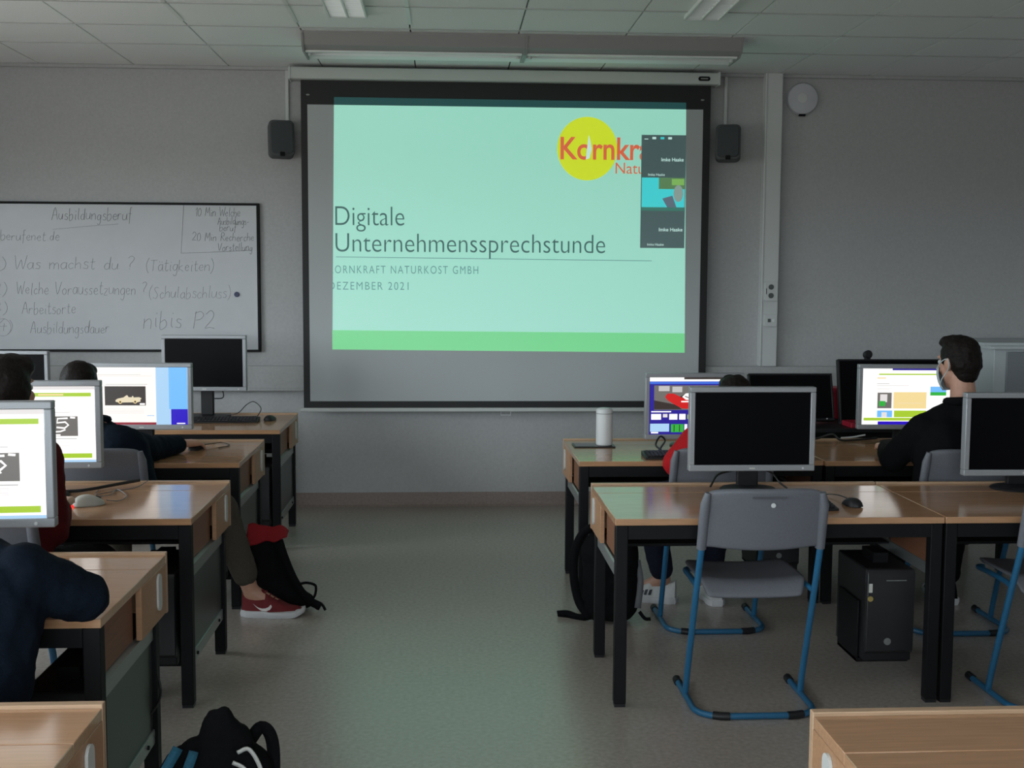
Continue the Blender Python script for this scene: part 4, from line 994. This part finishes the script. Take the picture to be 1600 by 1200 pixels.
def person(label, J, top_mt, leg_mt, hairstyle='short', fold=.018, shoes=None, mask=False, skin_mt=None, group='pupils at the computers'):
    base = V((J['pelvis'][0], J['pelvis'][1], 0))
    s = thing('person', label, 'person', base, 0, group)
    g = {k: V(v) for k, v in J.items() if isinstance(v, tuple)}
    sk = skin_mt or M_SKIN
    side = (g['rs']-g['ls']).normalized()
    # ---- body: one continuous surface
    b = MB(base)
    c, f, u, r = head(b, g['head'], g['face'], g.get('up', V((0, 0, 1))))
    b.capsule(c-u*.07-f*.018, .052, g['neck'], .060)
    for q in (-1, 1):
        b.capsule(g['pelvis']+side*q*.075, .105, g['chest']+side*q*.075, .115)
    b.capsule(g['ls'], .055, g['rs'], .055); b.capsule(g['chest'], .12, g['neck'], .05)
    for a in 'lr':
        b.capsule(g[a+'s'], .052, g[a+'e'], .040); b.capsule(g[a+'e'], .040, g[a+'w'], .028)
        b.capsule(g[a+'h'], .085, g[a+'k'], .058); b.capsule(g[a+'k'], .055, g[a+'a'], .038)
        toe = g[a+'a']+V(J.get(a+'t', (0, 1, 0))).normalized()*.13; b.capsule(g[a+'a'], .040, V((toe.x, toe.y, .045)), .028)
        hd = (g[a+'w']-g[a+'e']).normalized()
        if a+'hd' in g: hd = g[a+'hd']
        hand(b, g[a+'w']+hd*.005, hd, g.get(a+'hn', V((0, 0, 1))), 1 if a == 'l' else -1, J.get(a+'curl', .35))
    skin(b, 'body', sk, s, .0065, 3)
    for q in (-1, 1):
        e = MB(base); e.ellip(c+f*.080+u*.012+r*q*.031, (r*.012, f*.012, u*.012), 10, 6); e.build('eye', M_EYE, s, smooth=180)
    # ---- clothing
    t = MB(base); x = .020
    for q in (-1, 1):
        t.capsule(g['pelvis']+side*q*.085+V((0, 0, .0)), .115+x, g['chest']+side*q*.075, .122+x)
    t.capsule(g['ls']-V((0, 0, .012)), .060+x, g['rs']-V((0, 0, .012)), .060+x); t.capsule(g['chest'], .12+x, g['neck']-V((0, 0, .035)), .068)
    for a in 'lr': t.capsule(g['neck']-V((0, 0, .040)), .060, g[a+'s']+(g['neck']-g[a+'s'])*.18, .062)
    for a in 'lr':
        t.capsule(g[a+'s'], .055+x, g[a+'e'], .046+x); wr = g[a+'w']+(g[a+'e']-g[a+'w'])*.12
        t.capsule(g[a+'e'], .046+x, wr, .034+x*.6)
    jk = skin(t, 'jacket', top_mt, s, .010, 4, fold, .07)
    cl = MB(base); n = V((c-u*.07-g['neck'])).normalized(); A = side; B = n.cross(A)
    cl.tube([g['neck']-n*.012+A*(.074*math.cos(2*PI*i/20))+B*(.068*math.sin(2*PI*i/20)) for i in range(20)], .020, 8, closed=True); cl.build('collar', top_mt, jk, smooth=180)
    l = MB(base); x = .016
    l.capsule(g['lh'], .105, g['rh'], .105)
    for a in 'lr':
        l.capsule(g[a+'h'], .092+x, g[a+'k'], .064+x); an = g[a+'a']+(g[a+'k']-g[a+'a'])*J.get('hem', .14)
        l.capsule(g[a+'k'], .062+x, an, .044+x*1.1)
    skin(l, 'trousers', leg_mt, s, .010, 4, fold*.8, .06)
    # ---- hair
    h = MB(base)
    h.ellip(c+u*.038-f*.018, (r*.084, f*.098, u*.092)); h.ellip(c+u*.005-f*.050, (r*.078, f*.062, u*.085))
    if hairstyle == 'short':
        h.ellip(c+u*.100+f*.020, (r*.062, f*.070, u*.036)); h.ellip(c-u*.045-f*.055, (r*.062, f*.042, u*.050))
        hv, hd_ = .0055, .018
    else:
        h.ellip(c+u*.085+f*.025, (r*.074, f*.082, u*.045)); h.ellip(c-u*.055-f*.055, (r*.072, f*.052, u*.060))
        for q in (-1, 1): h.ellip(c+r*q*.066-f*.012+u*.01, (r*.022, f*.050, u*.062))
        hv, hd_ = .0055, .012
    skin(h, 'hair', M_HAIR, s, hv, 3, hd_, .045)
    if mask:
        mk = MB(base)
        def sheet(a, v):
            th = (a-.5)*2.3; z = -.012-.108*v
            R_ = .104-.012*abs(2*v-1)**2-.020*v
            return c+f*(R_*math.cos(th)+.012)+r*(R_*.86*math.sin(th))+u*z
        mk.grid(sheet, 16, 8); mo = mk.build('face_mask', M_MASK, s, solid=.002, smooth=180)
        for q in (-1, 1):
            ea = MB(base); ea.tube(smoothpath([c+f*.060+r*q*.078-u*.02, c+f*.02+r*q*.083+u*.012, c-f*.018+r*q*.084+u*.02, c-f*.02+r*q*.081-u*.02, c+f*.03+r*q*.078-u*.07, c+f*.052+r*q*.066-u*.10], 4), .0022, 5); ea.build('ear_loop', M_MASK, mo)
    if shoes:
        for a, (heel, dirn, um, smt, mk_, sd) in shoes.items():
            ob = shoe(s, 'shoe', V(heel)-base, dirn, .30, um, smt, mk_, sd)
    return s
# P1 navy, resting on the desk at the left edge; head beyond the frame
person('person in a dark navy jacket leaning over the desk at bottom left', dict(
    pelvis=(-1.22, 2.80, .56), chest=(-1.19, 2.90, .80), neck=(-1.36, 2.98, .98), head=(-1.46, 3.06, 1.08), face=(-.35, .85, -.15),
    ls=(-1.46, 2.98, .87), rs=(-1.035, 2.90, .885), le=(-1.62, 3.14, .775), re=(-.925, 3.02, .79), lw=(-1.42, 3.30, .765), rw=(-1.14, 3.14, .775),
    lh=(-1.32, 2.80, .56), rh=(-1.12, 2.80, .56), lk=(-1.42, 3.20, .53), rk=(-1.24, 3.20, .53), la=(-1.42, 3.24, .09), ra=(-1.24, 3.24, .09)),
    M_NAVY, M_BLKFAB, 'short', .024, dict(l=((-1.42, 3.17, 0), (0, 1, 0), M_SHOEW, M_SOLE, 'stripe', -1), r=((-1.24, 3.17, 0), (0, 1, 0), M_SHOEW, M_SOLE, 'stripe', 1)))
# P2 dark red
person('person in a dark red jacket with dark hair at the left edge', dict(
    pelvis=(-1.56, 4.02, .58), chest=(-1.54, 4.08, .92), neck=(-1.52, 4.11, 1.075), head=(-1.505, 4.14, 1.213), face=(.30, .95, -.08),
    ls=(-1.73, 4.10, 1.00), rs=(-1.375, 4.07, .985), le=(-1.82, 4.16, .78), re=(-1.35, 4.07, .745), lw=(-1.72, 4.42, .775), rw=(-1.40, 4.33, .775),
    lh=(-1.66, 4.02, .58), rh=(-1.46, 4.02, .58), lk=(-1.70, 4.43, .55), rk=(-1.28, 4.38, .545), la=(-1.70, 4.50, .09), ra=(-1.28, 4.44, .09)),
    M_RED, M_BLKFAB, 'long', .016, dict(l=((-1.70, 4.43, 0), (0, 1, 0), M_SHOEW, M_SOLE, 'stripe', -1), r=((-1.28, 4.37, 0), (0, 1, 0), M_SHOEW, M_SOLE, 'stripe', 1)))
# P3 navy jacket, khaki trousers, red shoe stretched into the aisle
person('person in navy jacket and khaki trousers with a red shoe in the aisle', dict(
    pelvis=(-1.50, 5.38, .585), chest=(-1.57, 5.48, .80), neck=(-1.64, 5.53, .965), head=(-1.69, 5.55, 1.092), face=(-.1, 1, -.20),
    ls=(-1.82, 5.54, .86), rs=(-1.475, 5.52, .83), le=(-1.85, 5.76, .775), re=(-1.43, 5.79, .775), lw=(-1.68, 5.96, .765), rw=(-1.338, 6.050, .764),
    rhd=(.50, .86, .0), rcurl=.50,
    lh=(-1.60, 5.39, .575), rh=(-1.39, 5.39, .575), lk=(-1.60, 5.76, .545), rk=(-1.045, 5.52, .53), la=(-1.60, 5.84, .09), ra=(-.925, 5.60, .115), lt=(0, 1, 0), rt=(1, -.06, 0), hem=.22),
    M_NAVY, M_KHAKI, 'long', .016, dict(l=((-1.60, 5.76, 0), (0, 1, 0), M_SHOER, M_SOLE, 'swoosh', -1), r=((-.970, 5.605, 0), (1, -.08, 0), M_SHOER, M_SOLE, 'swoosh', 1)))
# P4 bright red, hidden behind the middle monitor
person('person in a bright red jacket behind the middle switched off monitor', dict(
    pelvis=(1.26, 5.38, .585), chest=(1.29, 5.44, .80), neck=(1.335, 5.47, .935), head=(1.36, 5.49, 1.030), face=(0, 1, -.30),
    ls=(1.165, 5.45, .835), rs=(1.47, 5.45, .84), le=(1.085, 5.47, .745), re=(1.50, 5.62, .74), lw=(1.16, 5.74, .775), rw=(1.42, 5.84, .765),
    lh=(1.16, 5.38, .58), rh=(1.36, 5.38, .58), lk=(1.00, 5.70, .54), rk=(1.36, 5.76, .54), la=(1.085, 5.76, .115), ra=(1.33, 5.80, .09), lt=(-1, .55, 0), rt=(0, 1, 0)),
    M_RED2, M_JEANS, 'short', .014, dict(l=((1.15, 5.735, 0), (-1, .45, 0), M_SHOEW, M_SOLE, 'stripe', -1), r=((1.34, 5.66, 0), (.0, 1, 0), M_SHOEW, M_SOLE, 'stripe', 1)))
# P5 black, face mask
person('person in a black jacket wearing a face mask at the right', dict(
    pelvis=(2.38, 5.28, .585), chest=(2.38, 5.30, .86), neck=(2.385, 5.31, 1.066), head=(2.365, 5.33, 1.228), face=(-.36, .93, -.12),
    ls=(2.215, 5.33, .925), rs=(2.56, 5.29, .935), le=(2.125, 5.47, .765), re=(2.68, 5.46, .76), lw=(2.20, 5.76, .775), rw=(2.60, 5.76, .775),
    lh=(2.28, 5.28, .58), rh=(2.48, 5.28, .58), lk=(2.24, 5.66, .54), rk=(2.52, 5.66, .54), la=(2.24, 5.72, .09), ra=(2.52, 5.72, .09)),
    M_BLKFAB, M_BLKFAB, 'short', .012, dict(l=((2.24, 5.64, 0), (0, 1, 0), M_BLKFAB, M_SOLE, 'stripe', -1), r=((2.52, 5.64, 0), (0, 1, 0), M_BLKFAB, M_SOLE, 'stripe', 1)), mask=True)

# ================================================================== BACKPACKS
def strap(parent, name, pts, w, mt, base, t=.004):
    P = smoothpath(pts, 6); q = MB(base)
    vs = []; prev = None
    for i, p in enumerate(P):
        tg = (P[min(i+1, len(P)-1)]-P[max(i-1, 0)]).normalized()
        a = tg.cross(V((0, 1, .15))); a = a.normalized() if a.length > .1 else V((1, 0, 0))
        if prev is not None and a.dot(prev) < 0: a = -a
        prev = a; vs += [p-a*w/2, p+a*w/2]
    q.add(vs, [(2*i, 2*i+1, 2*i+3, 2*i+2) for i in range(len(P)-1)])
    return q.build(name, mt, parent, solid=t, smooth=60)
def ebox(mb, c, sx, sy, sz, rx=0, rz=0):
    """rounded lump from capsules filling a box"""
    R = Matrix.Rotation(rz, 3, 'Z') @ Matrix.Rotation(rx, 3, 'X'); c = V(c); r = min(sx, sy, sz)*.42
    for a in (-1, 1):
        for b in (-1, 1):
            p = V((a*(sx/2-r), b*(sy/2-r), -sz/2+r)); q = V((a*(sx/2-r), b*(sy/2-r), sz/2-r))
            mb.capsule(c+R@p, r, c+R@q, r)
    for b in (-1, 0, 1):
        for k in (-1, -.5, 0, .5, 1):
            z = k*(sz/2-r); mb.capsule(c+R@V((-(sx/2-r), b*(sy/2-r), z)), r, c+R@V(((sx/2-r), b*(sy/2-r), z)), r)
# near left: black and teal backpack
base = V((-.60, 3.05, 0))
s = thing('backpack', 'black backpack with teal strips on the floor at the bottom left', 'backpack', base, 0, 'backpacks on the floor')
q = MB(base); ebox(q, (-.60, 3.05, .19), .30, .20, .38); q.capsule((-.615, 3.04, .36), .045, (-.605, 3.04, .462), .022); q.capsule((-.57, 3.04, .36), .045, (-.575, 3.04, .470), .022); q.capsule((-.605, 3.04, .42), .034, (-.575, 3.04, .425), .034); q.capsule((-.62, 3.05, .33), .07, (-.56, 3.05, .38), .06); q.capsule((-.71, 3.05, .30), .05, (-.66, 3.05, .37), .035); q.capsule((-.52, 3.06, .30), .055, (-.55, 3.06, .38), .04)
skin(q, 'body', M_BLKFAB, s, .009, 4, .020, .06)
q = MB(base); ebox(q, (-.64, 2.93, .15), .20, .10, .26); skin(q, 'front_pocket', M_NAVY, s, .009, 4, .014, .05)
strap(s, 'side_strip', [(-.725, 2.94, .20), (-.712, 2.93, .34), (-.680, 2.965, .41)], .026, M_TEAL, base)
strap(s, 'side_strip', [(-.655, 2.875, .18), (-.650, 2.885, .34), (-.635, 2.94, .41)], .024, M_TEAL, base)
strap(s, 'shoulder_strap', [(-.53, 3.10, .36), (-.49, 3.10, .41), (-.46, 3.09, .37), (-.455, 3.06, .25), (-.46, 3.04, .10)], .034, M_BLKFAB, base)
strap(s, 'webbing', [(-.535, 2.99, .385), (-.505, 2.985, .395), (-.478, 2.985, .35), (-.462, 2.99, .28)], .010, M_OVAL, base)
strap(s, 'webbing', [(-.545, 2.975, .365), (-.515, 2.97, .35), (-.48, 2.97, .30), (-.46, 2.98, .26)], .010, M_OVAL, base)
# right: black backpack between the desks
base = V((.775, 5.44, 0))
s = thing('backpack', 'black backpack leaning under the front corner of the white cylinder desk', 'backpack', base, 0, 'backpacks on the floor')
q = MB(base); ebox(q, (.775, 5.44, .21), .26, .20, .42); q.capsule((.72, 5.42, .34), .09, (.73, 5.43, .41), .06)
skin(q, 'body', M_BLKFAB, s, .010, 5, .016, .07)
strap(s, 'shoulder_strap', [(.70, 5.38, .47), (.64, 5.40, .43), (.605, 5.42, .34), (.60, 5.42, .22), (.625, 5.41, .10), (.68, 5.39, .03)], .040, M_BLKFAB, base, .008)
strap(s, 'shoulder_strap', [(.535, 5.52, .012), (.58, 5.50, .018), (.63, 5.46, .012), (.68, 5.42, .03)], .035, M_BLKFAB, base, .008)
strap(s, 'side_mesh_trim', [(.895, 5.40, .30), (.908, 5.38, .20), (.895, 5.37, .08)], .030, mat('grey_mesh', (.14, .14, .15), .8), base)
strap(s, 'webbing', [(.905, 5.38, .06), (.93, 5.37, .03), (.955, 5.36, .03)], .016, M_BLKFAB, base)
# left: red and black backpack behind the red shoe
base = V((-.84, 5.72, 0))
s = thing('backpack', 'black backpack with bright red top flap beside the red shoe', 'backpack', base, 0, 'backpacks on the floor')
q = MB(base); q.capsule((-.90, 5.72, .10), .09, (-.88, 5.72, .30), .075); q.capsule((-.84, 5.72, .09), .085, (-.86, 5.72, .28), .06); q.capsule((-.76, 5.71, .06), .055, (-.85, 5.72, .20), .06); q.capsule((-.68, 5.70, .045), .042, (-.78, 5.72, .08), .06)
skin(q, 'body', M_BLKFAB, s, .009, 4, .016, .06)
def flap(u, v):      # crumpled flap, drooping towards the aisle and the camera
    x = -.955+.195*u; ridge = math.sin(u*9+v*4)*.008+math.sin(u*17-v*7)*.004
    z = .415-.010*u-.085*v*(1-.62*u**1.5)-.022*max(0, u-.75)/.25*(1-v)
    return (x, 5.715-.075*v+ridge, z+ridge*.6)
q = MB(base); q.grid(flap, 18, 10); q.build('top_flap', mat('bag_red', (.22, .010, .014), .75, spec=.15, var=.2, scale=200, bump=.3), s, solid=.008, smooth=50)
strap(s, 'shoulder_strap', [(-.80, 5.66, .35), (-.775, 5.655, .27), (-.73, 5.65, .16), (-.67, 5.64, .07), (-.60, 5.63, .03)], .040, M_BLKFAB, base, .008)
strap(s, 'grab_loop', [(-.70, 5.64, .14), (-.665, 5.64, .145), (-.625, 5.64, .13), (-.63, 5.64, .08), (-.655, 5.64, .06)], .012, M_BLKFAB, base)
strap(s, 'webbing', [(-.62, 5.62, .02), (-.595, 5.615, .045), (-.575, 5.61, .018)], .012, M_BLKFAB, base)
